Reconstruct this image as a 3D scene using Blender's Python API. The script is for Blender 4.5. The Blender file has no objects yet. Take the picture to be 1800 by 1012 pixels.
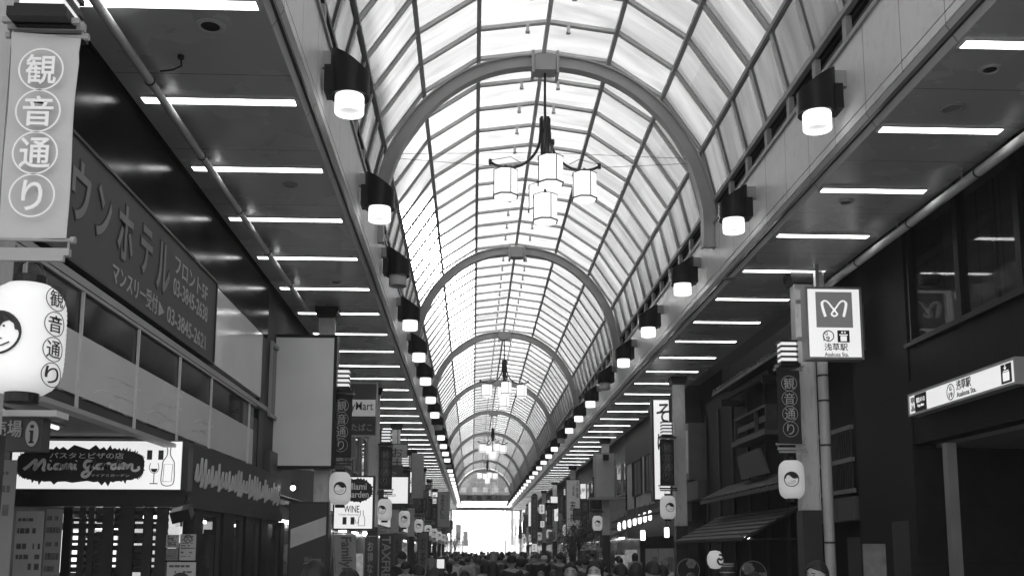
import bpy, bmesh, math, random
from mathutils import Vector, Matrix, noise
random.seed(7)
sc = bpy.context.scene
C = sc.collection
PI = math.pi
# ------------------------------------------------------------------ camera
EYE = 1.75
YAW, PIT, ROL, CYP, F = 0.0379442, 0.1448408, 0.00276949, 705.958, 1800.0
fw = Vector((math.sin(YAW)*math.cos(PIT), math.cos(YAW)*math.cos(PIT), math.sin(PIT)))
_r = Vector((math.cos(YAW), -math.sin(YAW), 0)); _u = _r.cross(fw)
rt = math.cos(ROL)*_r + math.sin(ROL)*_u
up = -math.sin(ROL)*_r + math.cos(ROL)*_u
cd = bpy.data.cameras.new('camera'); cam = bpy.data.objects.new('camera', cd); C.objects.link(cam)
cam.matrix_world = Matrix(((rt.x, up.x, -fw.x, 0), (rt.y, up.y, -fw.y, 0), (rt.z, up.z, -fw.z, EYE), (0, 0, 0, 1)))
cd.sensor_width = 36; cd.lens = 36.0*F/1800; cd.shift_y = (CYP-506)/1800
cd.clip_start = 0.05; cd.clip_end = 3000
sc.camera = cam
def _ray(x, y): return rt*((x-900)/F) - up*((y-CYP)/F) + fw
def PX(x, y, X): d = _ray(x, y); d = d*(X/d.x); return Vector((X, d.y, d.z+EYE))
def PY(x, y, Y): d = _ray(x, y); d = d*(Y/d.y); return Vector((d.x, Y, d.z+EYE))
# ------------------------------------------------------------------ sky, sun, exposure
SUN_EL, SUN_AZ = math.radians(19), math.radians(-6)      # fairly low, straight ahead along the street
w = bpy.data.worlds.new('World'); sc.world = w; w.use_nodes = True
nt = w.node_tree; bg = nt.nodes['Background']
sky = nt.nodes.new('ShaderNodeTexSky'); sky.sky_type = 'NISHITA'; sky.sun_disc = False
sky.sun_elevation = SUN_EL; sky.sun_rotation = SUN_AZ; sky.dust_density = 2.5
bw = nt.nodes.new('ShaderNodeRGBToBW')                     # black-and-white photograph
nt.links.new(sky.outputs[0], bw.inputs[0]); nt.links.new(bw.outputs[0], bg.inputs[0])
bg.inputs[1].default_value = 0.15
sl = bpy.data.lights.new('sun', 'SUN'); so = bpy.data.objects.new('sun', sl); C.objects.link(so)
sl.energy = 4.5; sl.angle = math.radians(0.5)
sdir = Vector((math.sin(SUN_AZ)*math.cos(SUN_EL), math.cos(SUN_AZ)*math.cos(SUN_EL), math.sin(SUN_EL)))
so.rotation_euler = (-sdir).to_track_quat('-Z', 'Y').to_euler(); so.location = (0, 60, 60)
sc.view_settings.view_transform = 'Standard'; sc.view_settings.look = 'None'
sc.view_settings.exposure = 2.0; sc.view_settings.gamma = 1
cy = sc.cycles
cy.use_denoising = True; cy.max_bounces = 8; cy.diffuse_bounces = 4; cy.glossy_bounces = 3
cy.transmission_bounces = 6; cy.transparent_max_bounces = 8; cy.sample_clamp_indirect = 6; cy.caustics_reflective = False
# ------------------------------------------------------------------ materials (all grey)
MAT = {}
def mat(name, g, rough=.6, emit=0, var=.12, scale=3.0, bump=0.0, metal=0, spec=.5, stretch=(1, 1, 1), dirt=0.0, lines=None, axis=1):
    if name in MAT: return MAT[name]
    m = bpy.data.materials.new(name); m.use_nodes = True; t = m.node_tree; N = t.nodes; Lk = t.links
    b = N['Principled BSDF']; b.inputs['Roughness'].default_value = rough; b.inputs['Metallic'].default_value = metal
    b.inputs['Specular IOR Level'].default_value = spec
    tc = N.new('ShaderNodeTexCoord'); mp = N.new('ShaderNodeMapping'); mp.inputs['Scale'].default_value = stretch
    Lk.new(tc.outputs['Object'], mp.inputs[0])
    n1 = N.new('ShaderNodeTexNoise'); n1.inputs['Scale'].default_value = scale; n1.inputs['Detail'].default_value = 6
    Lk.new(mp.outputs[0], n1.inputs['Vector'])
    r = N.new('ShaderNodeMapRange'); r.inputs['From Min'].default_value = .3; r.inputs['From Max'].default_value = .7
    r.inputs['To Min'].default_value = g*(1-var); r.inputs['To Max'].default_value = g*(1+var)
    Lk.new(n1.outputs[0], r.inputs[0]); out = r.outputs[0]
    if dirt:
        n2 = N.new('ShaderNodeTexNoise'); n2.inputs['Scale'].default_value = scale*6; n2.inputs['Detail'].default_value = 8
        Lk.new(mp.outputs[0], n2.inputs['Vector'])
        r2 = N.new('ShaderNodeMapRange'); r2.inputs['From Min'].default_value = .52; r2.inputs['From Max'].default_value = .72
        r2.inputs['To Min'].default_value = 1; r2.inputs['To Max'].default_value = 1-dirt
        Lk.new(n2.outputs[0], r2.inputs[0]); mu = N.new('ShaderNodeMath'); mu.operation = 'MULTIPLY'
        Lk.new(out, mu.inputs[0]); Lk.new(r2.outputs[0], mu.inputs[1]); out = mu.outputs[0]
    if lines:                               # open joints between cladding panels: (start, period, width)
        ge = N.new('ShaderNodeNewGeometry'); sx = N.new('ShaderNodeSeparateXYZ'); Lk.new(ge.outputs['Position'], sx.inputs[0])
        cur = sx.outputs[axis]
        for op, val in (('SUBTRACT', lines[0]-1000*lines[1]), ('MODULO', lines[1]), ('LESS_THAN', lines[2])):
            q = N.new('ShaderNodeMath'); q.operation = op; Lk.new(cur, q.inputs[0]); q.inputs[1].default_value = val; cur = q.outputs[0]
        q = N.new('ShaderNodeMath'); q.operation = 'MULTIPLY_ADD'; Lk.new(cur, q.inputs[0]); q.inputs[1].default_value = -.72; q.inputs[2].default_value = 1
        mu = N.new('ShaderNodeMath'); mu.operation = 'MULTIPLY'; Lk.new(out, mu.inputs[0]); Lk.new(q.outputs[0], mu.inputs[1]); out = mu.outputs[0]
    Lk.new(out, b.inputs['Base Color'])
    rr = N.new('ShaderNodeMapRange'); rr.inputs['To Min'].default_value = max(0.02, rough-.1); rr.inputs['To Max'].default_value = min(1, rough+.1)
    Lk.new(n1.outputs[0], rr.inputs[0]); Lk.new(rr.outputs[0], b.inputs['Roughness'])
    if bump:
        bp = N.new('ShaderNodeBump'); bp.inputs['Strength'].default_value = bump; bp.inputs['Distance'].default_value = .02
        n3 = N.new('ShaderNodeTexNoise'); n3.inputs['Scale'].default_value = scale*8; Lk.new(mp.outputs[0], n3.inputs['Vector'])
        Lk.new(n3.outputs[0], bp.inputs['Height']); Lk.new(bp.outputs[0], b.inputs['Normal'])
    if emit:
        b.inputs['Emission Color'].default_value = (1, 1, 1, 1); b.inputs['Emission Strength'].default_value = emit
    MAT[name] = m
    return m
def glass(name, g=.02, rough=.05, alpha=0.0):
    """dark glossy window glass; alpha = how much of what lies behind shows through"""
    if name in MAT: return MAT[name]
    m = bpy.data.materials.new(name); m.use_nodes = True; t = m.node_tree; N = t.nodes; Lk = t.links
    b = N['Principled BSDF']; b.inputs['Base Color'].default_value = (g, g, g, 1); b.inputs['Roughness'].default_value = rough
    b.inputs['Specular IOR Level'].default_value = .8
    tc = N.new('ShaderNodeTexCoord'); n = N.new('ShaderNodeTexNoise'); n.inputs['Scale'].default_value = .8
    Lk.new(tc.outputs['Object'], n.inputs['Vector']); bp = N.new('ShaderNodeBump'); bp.inputs['Strength'].default_value = .06
    Lk.new(n.outputs[0], bp.inputs['Height']); Lk.new(bp.outputs[0], b.inputs['Normal'])
    if alpha:
        tr = N.new('ShaderNodeBsdfTransparent'); mx = N.new('ShaderNodeMixShader'); mx.inputs[0].default_value = alpha
        Lk.new(b.outputs[0], mx.inputs[1]); Lk.new(tr.outputs[0], mx.inputs[2])
        Lk.new(mx.outputs[0], N['Material Output'].inputs[0])
    MAT[name] = m
    return m
def glazing_mat():
    m = bpy.data.materials.new('frosted_glazing'); m.use_nodes = True; t = m.node_tree; N = t.nodes; Lk = t.links
    N.remove(N['Principled BSDF'])
    geo = N.new('ShaderNodeNewGeometry'); sep = N.new('ShaderNodeSeparateXYZ'); Lk.new(geo.outputs['Position'], sep.inputs[0])
    def math_(op, a, bv):
        q = N.new('ShaderNodeMath'); q.operation = op
        Lk.new(a, q.inputs[0])
        if hasattr(bv, 'name'): Lk.new(bv, q.inputs[1])
        else: q.inputs[1].default_value = bv
        return q.outputs[0]
    pi_ = math_('FLOOR', math_('DIVIDE', math_('SUBTRACT', sep.outputs[1], RAF0), RAFS), 0)
    fi = math_('FLOOR', math_('MULTIPLY', math_('SUBTRACT', sep.outputs[0], 1.19), .85), 0)
    cmb = N.new('ShaderNodeCombineXYZ'); Lk.new(pi_, cmb.inputs[0]); Lk.new(fi, cmb.inputs[1])
    wn = N.new('ShaderNodeTexWhiteNoise'); Lk.new(cmb.outputs[0], wn.inputs[0])
    mp = N.new('ShaderNodeMapping'); mp.inputs['Scale'].default_value = (.5, 2.6, .5); Lk.new(geo.outputs['Position'], mp.inputs[0])
    n1 = N.new('ShaderNodeTexNoise'); n1.inputs['Scale'].default_value = 1.3; n1.inputs['Detail'].default_value = 7; n1.inputs['Distortion'].default_value = .6
    Lk.new(mp.outputs[0], n1.inputs['Vector'])
    r1 = N.new('ShaderNodeMapRange'); r1.inputs['From Min'].default_value = .3; r1.inputs['From Max'].default_value = .72
    r1.inputs['To Min'].default_value = .355; r1.inputs['To Max'].default_value = .2; Lk.new(n1.outputs[0], r1.inputs[0])
    r2 = N.new('ShaderNodeMapRange'); r2.inputs['To Min'].default_value = .86; r2.inputs['To Max'].default_value = 1.08; Lk.new(wn.outputs[0], r2.inputs[0])
    col = math_('MULTIPLY', r1.outputs[0], r2.outputs[0])
    tl = N.new('ShaderNodeBsdfTranslucent'); Lk.new(col, tl.inputs[0])
    rf = N.new('ShaderNodeBsdfRefraction'); rf.inputs['IOR'].default_value = 1.0; rf.inputs['Roughness'].default_value = .6; Lk.new(col, rf.inputs[0])
    rf.inputs['IOR'].default_value = 1.03
    nb = N.new('ShaderNodeTexNoise'); nb.inputs['Scale'].default_value = .7; nb.inputs['Detail'].default_value = 2; Lk.new(geo.outputs['Position'], nb.inputs['Vector'])
    bp = N.new('ShaderNodeBump'); bp.inputs['Strength'].default_value = 1; bp.inputs['Distance'].default_value = .09; Lk.new(nb.outputs[0], bp.inputs['Height']); Lk.new(bp.outputs[0], rf.inputs['Normal'])
    df = N.new('ShaderNodeBsdfDiffuse'); df.inputs[0].default_value = (.6, .6, .6, 1)
    m1 = N.new('ShaderNodeMixShader'); m1.inputs[0].default_value = .15; Lk.new(tl.outputs[0], m1.inputs[1]); Lk.new(rf.outputs[0], m1.inputs[2])
    m2 = N.new('ShaderNodeMixShader'); m2.inputs[0].default_value = .10; Lk.new(m1.outputs[0], m2.inputs[1]); Lk.new(df.outputs[0], m2.inputs[2])
    Lk.new(m2.outputs[0], N['Material Output'].inputs[0])
    return m
RAF0, RAFS = 17.0, 1.045
# ------------------------------------------------------------------ mesh building helpers
ORG = {}
class Fr:                                   # a frame: origin, right, up, normal
    def __init__(s, o, ux=(1, 0, 0), uy=(0, 0, 1)):
        s.o = Vector(o); s.x = Vector(ux).normalized(); s.y = Vector(uy).normalized(); s.n = s.x.cross(s.y)
    def __call__(s, a, b, c=0): return s.o + s.x*a + s.y*b + s.n*c
def F_cam(o): return Fr(o)                                   # faces the camera (-Y)
def F_left(o): return Fr(o, (0, 1, 0))                       # on the left wall, faces +X
def F_right(o): return Fr(o, (0, -1, 0))                     # on the right wall, faces -X
class MB:
    def __init__(s): s.v = []; s.f = []
    def add(s, vs, fs):
        n = len(s.v); s.v += [Vector(p) for p in vs]; s.f += [[i+n for i in f] for f in fs]; return s
    def quad(s, a, b, c, d): return s.add([a, b, c, d], [(0, 1, 2, 3)])
    def box(s, x0, x1, y0, y1, z0, z1):
        return s.add([(x, y, z) for z in (z0, z1) for y in (y0, y1) for x in (x0, x1)],
                     [(0, 2, 3, 1), (4, 5, 7, 6), (0, 1, 5, 4), (2, 6, 7, 3), (0, 4, 6, 2), (1, 3, 7, 5)])
    def fbox(s, fr, a0, a1, b0, b1, c0, c1):
        return s.add([fr(a, b, c) for c in (c0, c1) for b in (b0, b1) for a in (a0, a1)],
                     [(0, 2, 3, 1), (4, 5, 7, 6), (0, 1, 5, 4), (2, 6, 7, 3), (0, 4, 6, 2), (1, 3, 7, 5)])
    def frame(s, fr, a0, a1, b0, b1, c0, c1, t):             # rectangular picture frame
        s.fbox(fr, a0, a1, b0, b0+t, c0, c1); s.fbox(fr, a0, a1, b1-t, b1, c0, c1)
        s.fbox(fr, a0, a0+t, b0+t, b1-t, c0, c1); return s.fbox(fr, a1-t, a1, b0+t, b1-t, c0, c1)
    def poly(s, fr, pts, c0, c1):                            # extruded outline
        n = len(pts)
        s.add([fr(a, b, c0) for a, b in pts]+[fr(a, b, c1) for a, b in pts],
              [list(range(n))[::-1], list(range(n, 2*n))]+[(i, (i+1) % n, n+(i+1) % n, n+i) for i in range(n)]); return s
    def prism(s, prof, y0, y1):                              # (x,z) outline swept along the street
        return s.poly(Fr((0, 0, 0)), prof, -y0, -y1)
    def tube(s, pts, r, n=8, closed=False):
        pts = [Vector(p) for p in pts]; m = len(pts); rs = r if isinstance(r, (list, tuple)) else [r]*m
        base = len(s.v); prev = None
        for i, p in enumerate(pts):
            if closed: t = pts[(i+1) % m]-pts[i-1]
            else: t = pts[min(i+1, m-1)]-pts[max(i-1, 0)]
            t.normalize()
            if prev is None:
                a = Vector((0, 0, 1)) if abs(t.z) < .9 else Vector((1, 0, 0)); a = (a-t*a.dot(t)).normalized()
            else:
                a = (prev-t*prev.dot(t)); a = a.normalized() if a.length > 1e-6 else prev
            prev = a; b = t.cross(a)
            for k in range(n):
                q = 2*PI*k/n; s.v.append(p+(a*math.cos(q)+b*math.sin(q))*rs[i])
        for i in range(m if closed else m-1):
            j = (i+1) % m
            for k in range(n):
                s.f.append([base+i*n+k, base+i*n+(k+1) % n, base+j*n+(k+1) % n, base+j*n+k])
        if not closed:
            s.f.append([base+k for k in range(n)][::-1]); s.f.append([base+(m-1)*n+k for k in range(n)])
        return s
    def lathe(s, prof, o=(0, 0, 0), n=24, a0=0, cap=True):   # (radius, z) profile round a vertical axis
        o = Vector(o); base = len(s.v); m = len(prof)
        for r, z in prof:
            for k in range(n): q = a0+2*PI*k/n; s.v.append(o+Vector((r*math.cos(q), r*math.sin(q), z)))
        for i in range(m-1):
            for k in range(n): s.f.append([base+i*n+k, base+i*n+(k+1) % n, base+(i+1)*n+(k+1) % n, base+(i+1)*n+k])
        if cap:
            s.f.append([base+k for k in range(n)][::-1]); s.f.append([base+(m-1)*n+k for k in range(n)])
        return s
    def ring(s, fr, a, b, r, wd, c0, c1, n=28):
        base = len(s.v)
        for k in range(n):
            q = 2*PI*k/n
            for rr in (r-wd, r):
                for c in (c0, c1): s.v.append(fr(a+rr*math.cos(q), b+rr*math.sin(q), c))
        for k in range(n):
            i, j = base+4*k, base+4*((k+1) % n)
            s.f += [[i+1, i+3, j+3, j+1], [i, j, j+2, i+2], [i+2, j+2, j+3, i+3], [i, i+1, j+1, j]]
        return s
    def disc(s, fr, a, b, r, c0, c1, n=28, ry=None):
        return s.poly(fr, [(a+r*math.cos(2*PI*k/n), b+(ry or r)*math.sin(2*PI*k/n)) for k in range(n)], c0, c1)
    def stroke(s, fr, pts, wd, c0, c1):                      # flat brush stroke along a polyline
        L = []; R = []
        m = len(pts); ws = wd if isinstance(wd, (list, tuple)) else [wd]*m
        for i in range(m):
            x0, y0 = pts[max(i-1, 0)]; x1, y1 = pts[min(i+1, m-1)]
            dx, dy = x1-x0, y1-y0; l = math.hypot(dx, dy) or 1
            L.append((pts[i][0]-dy/l*ws[i]/2, pts[i][1]+dx/l*ws[i]/2)); R.append((pts[i][0]+dy/l*ws[i]/2, pts[i][1]-dx/l*ws[i]/2))
        for i in range(m-1): s.poly(fr, [L[i], R[i], R[i+1], L[i+1]], c0, c1)
        return s
    def text(s, fr, txt, a0, b0, a1, b1, c0=.002, c1=.006, bold=0.0):
        vs, fs = glyphs(txt, bold)
        if not vs: return s
        x0 = min(p[0] for p in vs); x1 = max(p[0] for p in vs); y0 = min(p[1] for p in vs); y1 = max(p[1] for p in vs)
        sx = (a1-a0)/max(x1-x0, 1e-6); sy = (b1-b0)/max(y1-y0, 1e-6)
        return s.add([fr(a0+(x-x0)*sx, b0+(y-y0)*sy, c0+(c1-c0)*z) for x, y, z in vs], fs)
    def build(s, name, m, parent=None, smooth=False, world=True, merge=False):
        me = bpy.data.meshes.new(name); org = ORG.get(parent, Vector()) if world else Vector()
        me.from_pydata([p-org for p in s.v], [], s.f)
        bm = bmesh.new(); bm.from_mesh(me)
        if merge: bmesh.ops.remove_doubles(bm, verts=bm.verts, dist=1e-4)
        bmesh.ops.recalc_face_normals(bm, faces=bm.faces); bm.to_mesh(me); bm.free()
        o = bpy.data.objects.new(name, me); C.objects.link(o); me.materials.append(m)
        if smooth:
            me.polygons.foreach_set('use_smooth', [True]*len(me.polygons))
            try: me.set_sharp_from_angle(angle=math.radians(40))
            except Exception: pass
        if parent is not None: o.parent = parent
        ORG[o] = org
        return o
_G = {}
def glyphs(txt, bold=0.0):
    k = (txt, bold)
    if k in _G: return _G[k]
    cu = bpy.data.curves.new('t', 'FONT'); cu.body = txt; cu.size = 1; cu.resolution_u = 4; cu.extrude = .5; cu.offset = bold
    o = bpy.data.objects.new('t', cu); C.objects.link(o)
    dg = bpy.context.evaluated_depsgraph_get(); dg.update()
    me = o.evaluated_get(dg).to_mesh()
    vs = [(v.co.x, v.co.y, v.co.z+.5) for v in me.vertices]; fs = [list(p.vertices) for p in me.polygons]
    o.evaluated_get(dg).to_mesh_clear(); C.objects.unlink(o); bpy.data.objects.remove(o); bpy.data.curves.remove(cu)
    _G[k] = (vs, fs)
    return _G[k]
def tag(o, label, cat, group=None, kind=None):
    if label: o['label'] = label
    if cat: o['category'] = cat
    if group: o['group'] = group
    o['kind'] = kind or 'thing'
    return o
def thing(name, label, cat, loc=(0, 0, 0), group=None):
    o = bpy.data.objects.new(name, None); C.objects.link(o); o.location = loc; o.empty_display_size = .1
    ORG[o] = Vector(loc); return tag(o, label, cat, group)
def struct(name, mb, m, smooth=False):
    o = mb.build(name, m, None, smooth); o['kind'] = 'structure'; return o
def dup(o, loc=None, rz=None, label=None, parent=None):
    c = o.copy(); C.objects.link(c); c.parent = parent
    if loc is not None: c.location = loc; ORG[c] = Vector(loc)
    if rz is not None: c.rotation_euler = (0, 0, rz)
    if label: c['label'] = label
    for ch in o.children: dup(ch, parent=c)
    return c
_T = ['', 'first', 'second', 'third', 'fourth', 'fifth', 'sixth', 'seventh', 'eighth', 'ninth', 'tenth', 'eleventh', 'twelfth', 'thirteenth',
      'fourteenth', 'fifteenth', 'sixteenth', 'seventeenth', 'eighteenth', 'nineteenth']
def nth(n):
    if n < 20: return _T[n]
    t = ['', '', 'twent', 'thirt', 'fort', 'fift', 'sixt'][n//10]
    return t+'ieth' if n % 10 == 0 else t+'y-'+_T[n % 10]
# ------------------------------------------------------------------ shared materials
M = dict(
    fascia=mat('fascia_enamel', .80, .38, var=.05, scale=1.2, dirt=.12, lines=(8.32, .923, .014)), soffit=mat('soffit_panel', .6, .27, var=.06, scale=.8, lines=(9.243, 1.846, .012)), lampbox=mat('white_enamel', .55, .4, var=.05),
    bevel=mat('bevel_trim', .58, .42, var=.06, lines=(8.32, 1.846, .016)), black=mat('black_metal', .010, .4, spec=.25), dark=mat('dark_metal', .04, .45, spec=.3), steel=mat('painted_steel', .36, .45, var=.08),
    rib=mat('rib_paint', .5, .5, var=.06), rafter=mat('rafter_paint', .78, .5, var=.1), purlin=mat('purlin_paint', .42, .55),
    strip=mat('fluorescent_tube', .8, .5, emit=2.2, var=.01), lampglass=mat('lamp_glass_lit', .85, .3, emit=.36, var=.01), lampbottom=mat('lamp_glass_bottom', .5, .4, emit=.1, var=.02), lampoff=mat('lamp_glass_unlit', .62, .3),
    lantern=mat('chandelier_glass', .9, .4, emit=.27, var=.01), pipe=mat('pipe_paint', .6, .45, var=.07, dirt=.15), shaft=mat('column_paint', .56, .5, var=.1, dirt=.2, stretch=(1, 1, .3)),
    paper=mat('lantern_paper', .74, .7, emit=.10, var=.03), paperdim=mat('lantern_paper_dim', .66, .7, emit=.065, var=.03), slat=mat('slat_lamp_glow', .8, .6, emit=.17, var=.02),  # the dimmer lantern paper still glows a little by emission
    banner=mat('banner_cloth_dark', .045, .85, spec=.15, var=.1, bump=.1), bannerlit=mat('banner_cloth_daylit', .52, .8, var=.05, bump=.1),  # near banner's cloth is a paler copy, with its daylight put into the colour
    white=mat('white_lettering', .92, .6, var=.03), ink=mat('black_ink', .02, .6), greyink=mat('grey_lettering', .3, .6), lightink=mat('pale_lettering', .6, .6, var=.05),
    lightbox=mat('lit_sign_acrylic', .6, .4, emit=.19, var=.02), lightboxdim=mat('dim_sign_acrylic', .6, .4, emit=.14, var=.03),
    board=mat('blank_board', .78, .5, var=.05, scale=1.5), wood=mat('dark_timber', .025, .6, var=.3, spec=.2, scale=4, bump=.3, stretch=(1, 1, .15)),
    wood2=mat('weathered_timber', .06, .65, var=.3, scale=4, bump=.3), plaster=mat('pale_plaster', .5, .8, var=.1, bump=.1, dirt=.2), concrete=mat('concrete', .22, .8, var=.15, bump=.2),
    blackwall=mat('gloss_black_cladding', .006, .2, var=.05, spec=.03), darkwall=mat('dark_cladding', .012, .6, var=.3, spec=.15), greywall=mat('grey_render', .14, .7, var=.15, dirt=.25),
    tile=mat('roof_tile', .05, .5, var=.3, bump=.3), paperposter=mat('poster_paper', .6, .6, var=.08), skin=mat('skin', .30, .55, var=.06), hair=mat('black_hair', .010, .65, var=.4, scale=30),
    asphalt=mat('paving', .16, .8, var=.2, bump=.3), leaf=mat('leaf', .07, .6, var=.5, scale=8), bark=mat('bark', .05, .8, var=.4))
M['glazing'] = glazing_mat()
G_DARK = glass('dark_window_glass', .012, .04)
G_CLEAR = glass('clear_shop_glass', .02, .04, .72)
SP = 1.846                              # soffit light spacing
SOF = 4.456+EYE; LIP = 4.611+EYE; TOP = 5.64+EYE
XR, XL = 4.242, -1.758                  # inner soffit edges
XRO, XLO = 5.80, -3.42                  # facades
LR, LL = 4.144, -1.66                   # fascia faces
END = 112.0; BACK = 3.0
# ------------------------------------------------------------------ ground, street, far street
g = MB(); g.quad((-90, -60, -.02), (90, -60, -.02), (90, 440, -.02), (-90, 440, -.02)); struct('ground', g, mat('ground_paving', .34, .9))
g = MB(); g.quad((XLO, BACK, 0), (XRO, BACK, 0), (XRO, 230, 0), (XLO, 230, 0)); struct('street', g, M['asphalt'])
g = MB(); g.box(-30, 30, 232, 250, .0, .004); struct('road', g, mat('asphalt_road', .06, .9))
HAZE = 0.0022
if HAZE:                                    # thin hazy air that whitens the far end
    g = MB(); g.box(-91, 91, -61, 441, -1, 30)
    hm = bpy.data.materials.new('hazy_air'); hm.use_nodes = True; hn = hm.node_tree.nodes; hn.remove(hn['Principled BSDF'])
    pv = hn.new('ShaderNodeVolumePrincipled'); pv.inputs['Density'].default_value = HAZE; pv.inputs['Color'].default_value = (.95, .95, .95, 1); pv.inputs['Anisotropy'].default_value = .3
    hm.node_tree.links.new(pv.outputs[0], hn['Material Output'].inputs['Volume'])
    ho = g.build('haze', hm); ho['kind'] = 'stuff'
# ------------------------------------------------------------------ arcade roof (the glazed vault)
XC = 1.19
HP = [(0, 8.73), (1.15, 8.57), (2.10, 7.93), (2.77, 6.95), (2.98, 6.05)]
SEC = [(XC-x, h+EYE) for x, h in HP[::-1]]+[(XC+x, h+EYE) for x, h in HP[1:]]     # 9 points left to right
arc = thing('arcade_vault', 'long glazed barrel vault of frosted panels and pale ribs over the street', 'arcade roof', (XC, 5, TOP))
gl = MB()
for i in range(8):
    (xa, za), (xb, zb) = SEC[i], SEC[i+1]
    y = RAF0-RAFS*30
    gl.quad((xa, BACK, za+.05), (xb, BACK, zb+.05), (xb, END, zb+.05), (xa, END, za+.05))
gl.build('glazing', M['glazing'], arc)
for i, (x, z) in enumerate(SEC):
    p = MB(); d = .035
    p.box(x-d, x+d, BACK, END, z-.04, z+.03)
    p.build('purlin', M['purlin'] if i not in (4,) else M['rafter'], arc)
def rafter_mb():
    m = MB(); t = .04
    for i in range(8):
        a = Vector((SEC[i][0], 0, SEC[i][1])); b = Vector((SEC[i+1][0], 0, SEC[i+1][1])); d = (b-a).normalized(); n = Vector((-d.z, 0, d.x))
        if n.z < 0: n = -n
        if abs(d.z) > .9 and n.x*(XC-a.x) > 0: n = -n
        q = [a-n*.012, b-n*.012, b+n*.045, a+n*.045]
        m.add([p+Vector((0, s, 0)) for s in (-t/2, t/2) for p in q], [(0, 3, 2, 1), (4, 5, 6, 7), (0, 1, 5, 4), (1, 2, 6, 5), (2, 3, 7, 6), (3, 0, 4, 7)])
        # deeper outer fin gives the double line seen beside each bar
        q = [a+n*.005, b+n*.005, b+n*.04, a+n*.04]
        m.add([p+Vector((0, s, 0)) for s in (.02, .1) for p in q], [(0, 3, 2, 1), (4, 5, 6, 7), (0, 1, 5, 4), (1, 2, 6, 5), (2, 3, 7, 6), (3, 0, 4, 7)])
    for s in (-1, 1):                       # small clamps hanging near the ridge
        x = XC+s*.34; z = 8.73+EYE-.05
        m.box(x-.025, x+.025, -.03, .03, z-.12, z); m.box(x-.035, x+.035, -.035, .035, z-.15, z-.12)
    return m
ys = [RAF0+RAFS*k for k in range(-12, 91)]
ys = [y for y in ys if BACK < y < END-.3]
r0 = rafter_mb().build('rafter', M['rafter'], arc, world=False)
base = Vector((-XC, -5, -TOP))
first = True
for y in ys[:100]:
    o = r0 if first else r0.copy()
    if not first: C.objects.link(o); o.parent = arc
    o.location = base+Vector((0, y, 0)); first = False
# arches
def spline(P, n=8):
    out = []
    for i in range(len(P)-1):
        p0, p1, p2, p3 = P[max(i-1, 0)], P[i], P[i+1], P[min(i+2, len(P)-1)]
        for k in range(n):
            t = k/n
            out.append(tuple(.5*((2*p1[j])+(-p0[j]+p2[j])*t+(2*p0[j]-5*p1[j]+4*p2[j]-p3[j])*t*t+(-p0[j]+3*p1[j]-3*p2[j]+p3[j])*t**3) for j in range(2)))
    return out+[tuple(P[-1])]
def offset(P, d):
    out = []
    for i in range(len(P)):
        a = P[max(i-1, 0)]; b = P[min(i+1, len(P)-1)]; dx, dz = b[0]-a[0], b[1]-a[1]; l = math.hypot(dx, dz)
        out.append((P[i][0]+dz/l*d, P[i][1]-dx/l*d))
    return out
AP = [(XC-2.95, 5.2), (XC-2.93, 6.0), (XC-2.62, 7.0), (XC-2.0, 7.85), (XC-1.1, 8.44), (XC, 8.63), (XC+1.1, 8.44), (XC+2.0, 7.85), (XC+2.62, 7.0), (XC+2.93, 6.0), (XC+2.95, 5.2)]
AP = [(x, h+EYE) for x, h in spline(AP)]
def arch_mb():
    m = MB()
    def band(d0, d1, wd):
        A = offset(AP, d0); B = offset(AP, d1); n = len(A); b = len(m.v)
        for i in range(n):
            for (x, z) in (A[i], B[i]):
                for y in (-wd, wd): m.v.append(Vector((x, y, z)))
        for i in range(n-1):
            p, q = b+4*i, b+4*i+4
            m.f += [[p, q, q+1, p+1], [p+2, p+3, q+3, q+2], [p, p+2, q+2, q], [p+1, q+1, q+3, p+3]]
    band(-.02, .008, .10); band(.008, .182, .045); band(.182, .21, .10)
    return m
ARCH = [5.5]+[17.0+11.5*k for k in range(9)]
a0 = arch_mb().build('arch_rib', M['rib'], arc, smooth=True, world=False)
for i, y in enumerate(ARCH):
    o = a0 if i == 0 else a0.copy()
    if i: C.objects.link(o); o.parent = arc
    o.location = base+Vector((0, y, 0))
    bx = MB(); zc = 8.63+EYE
    bx.box(XC-.16, XC+.2, y-.16, y+.16, zc-.30, zc-.01); bx.box(XC-.22, XC-.17, y-.18, y+.18, zc-.36, zc+.05); bx.box(XC+.21, XC+.26, y-.18, y+.18, zc-.36, zc+.05)
    bx.build('junction_box', M['rib'], o, world=False).location = (0, -y, 0)
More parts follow.
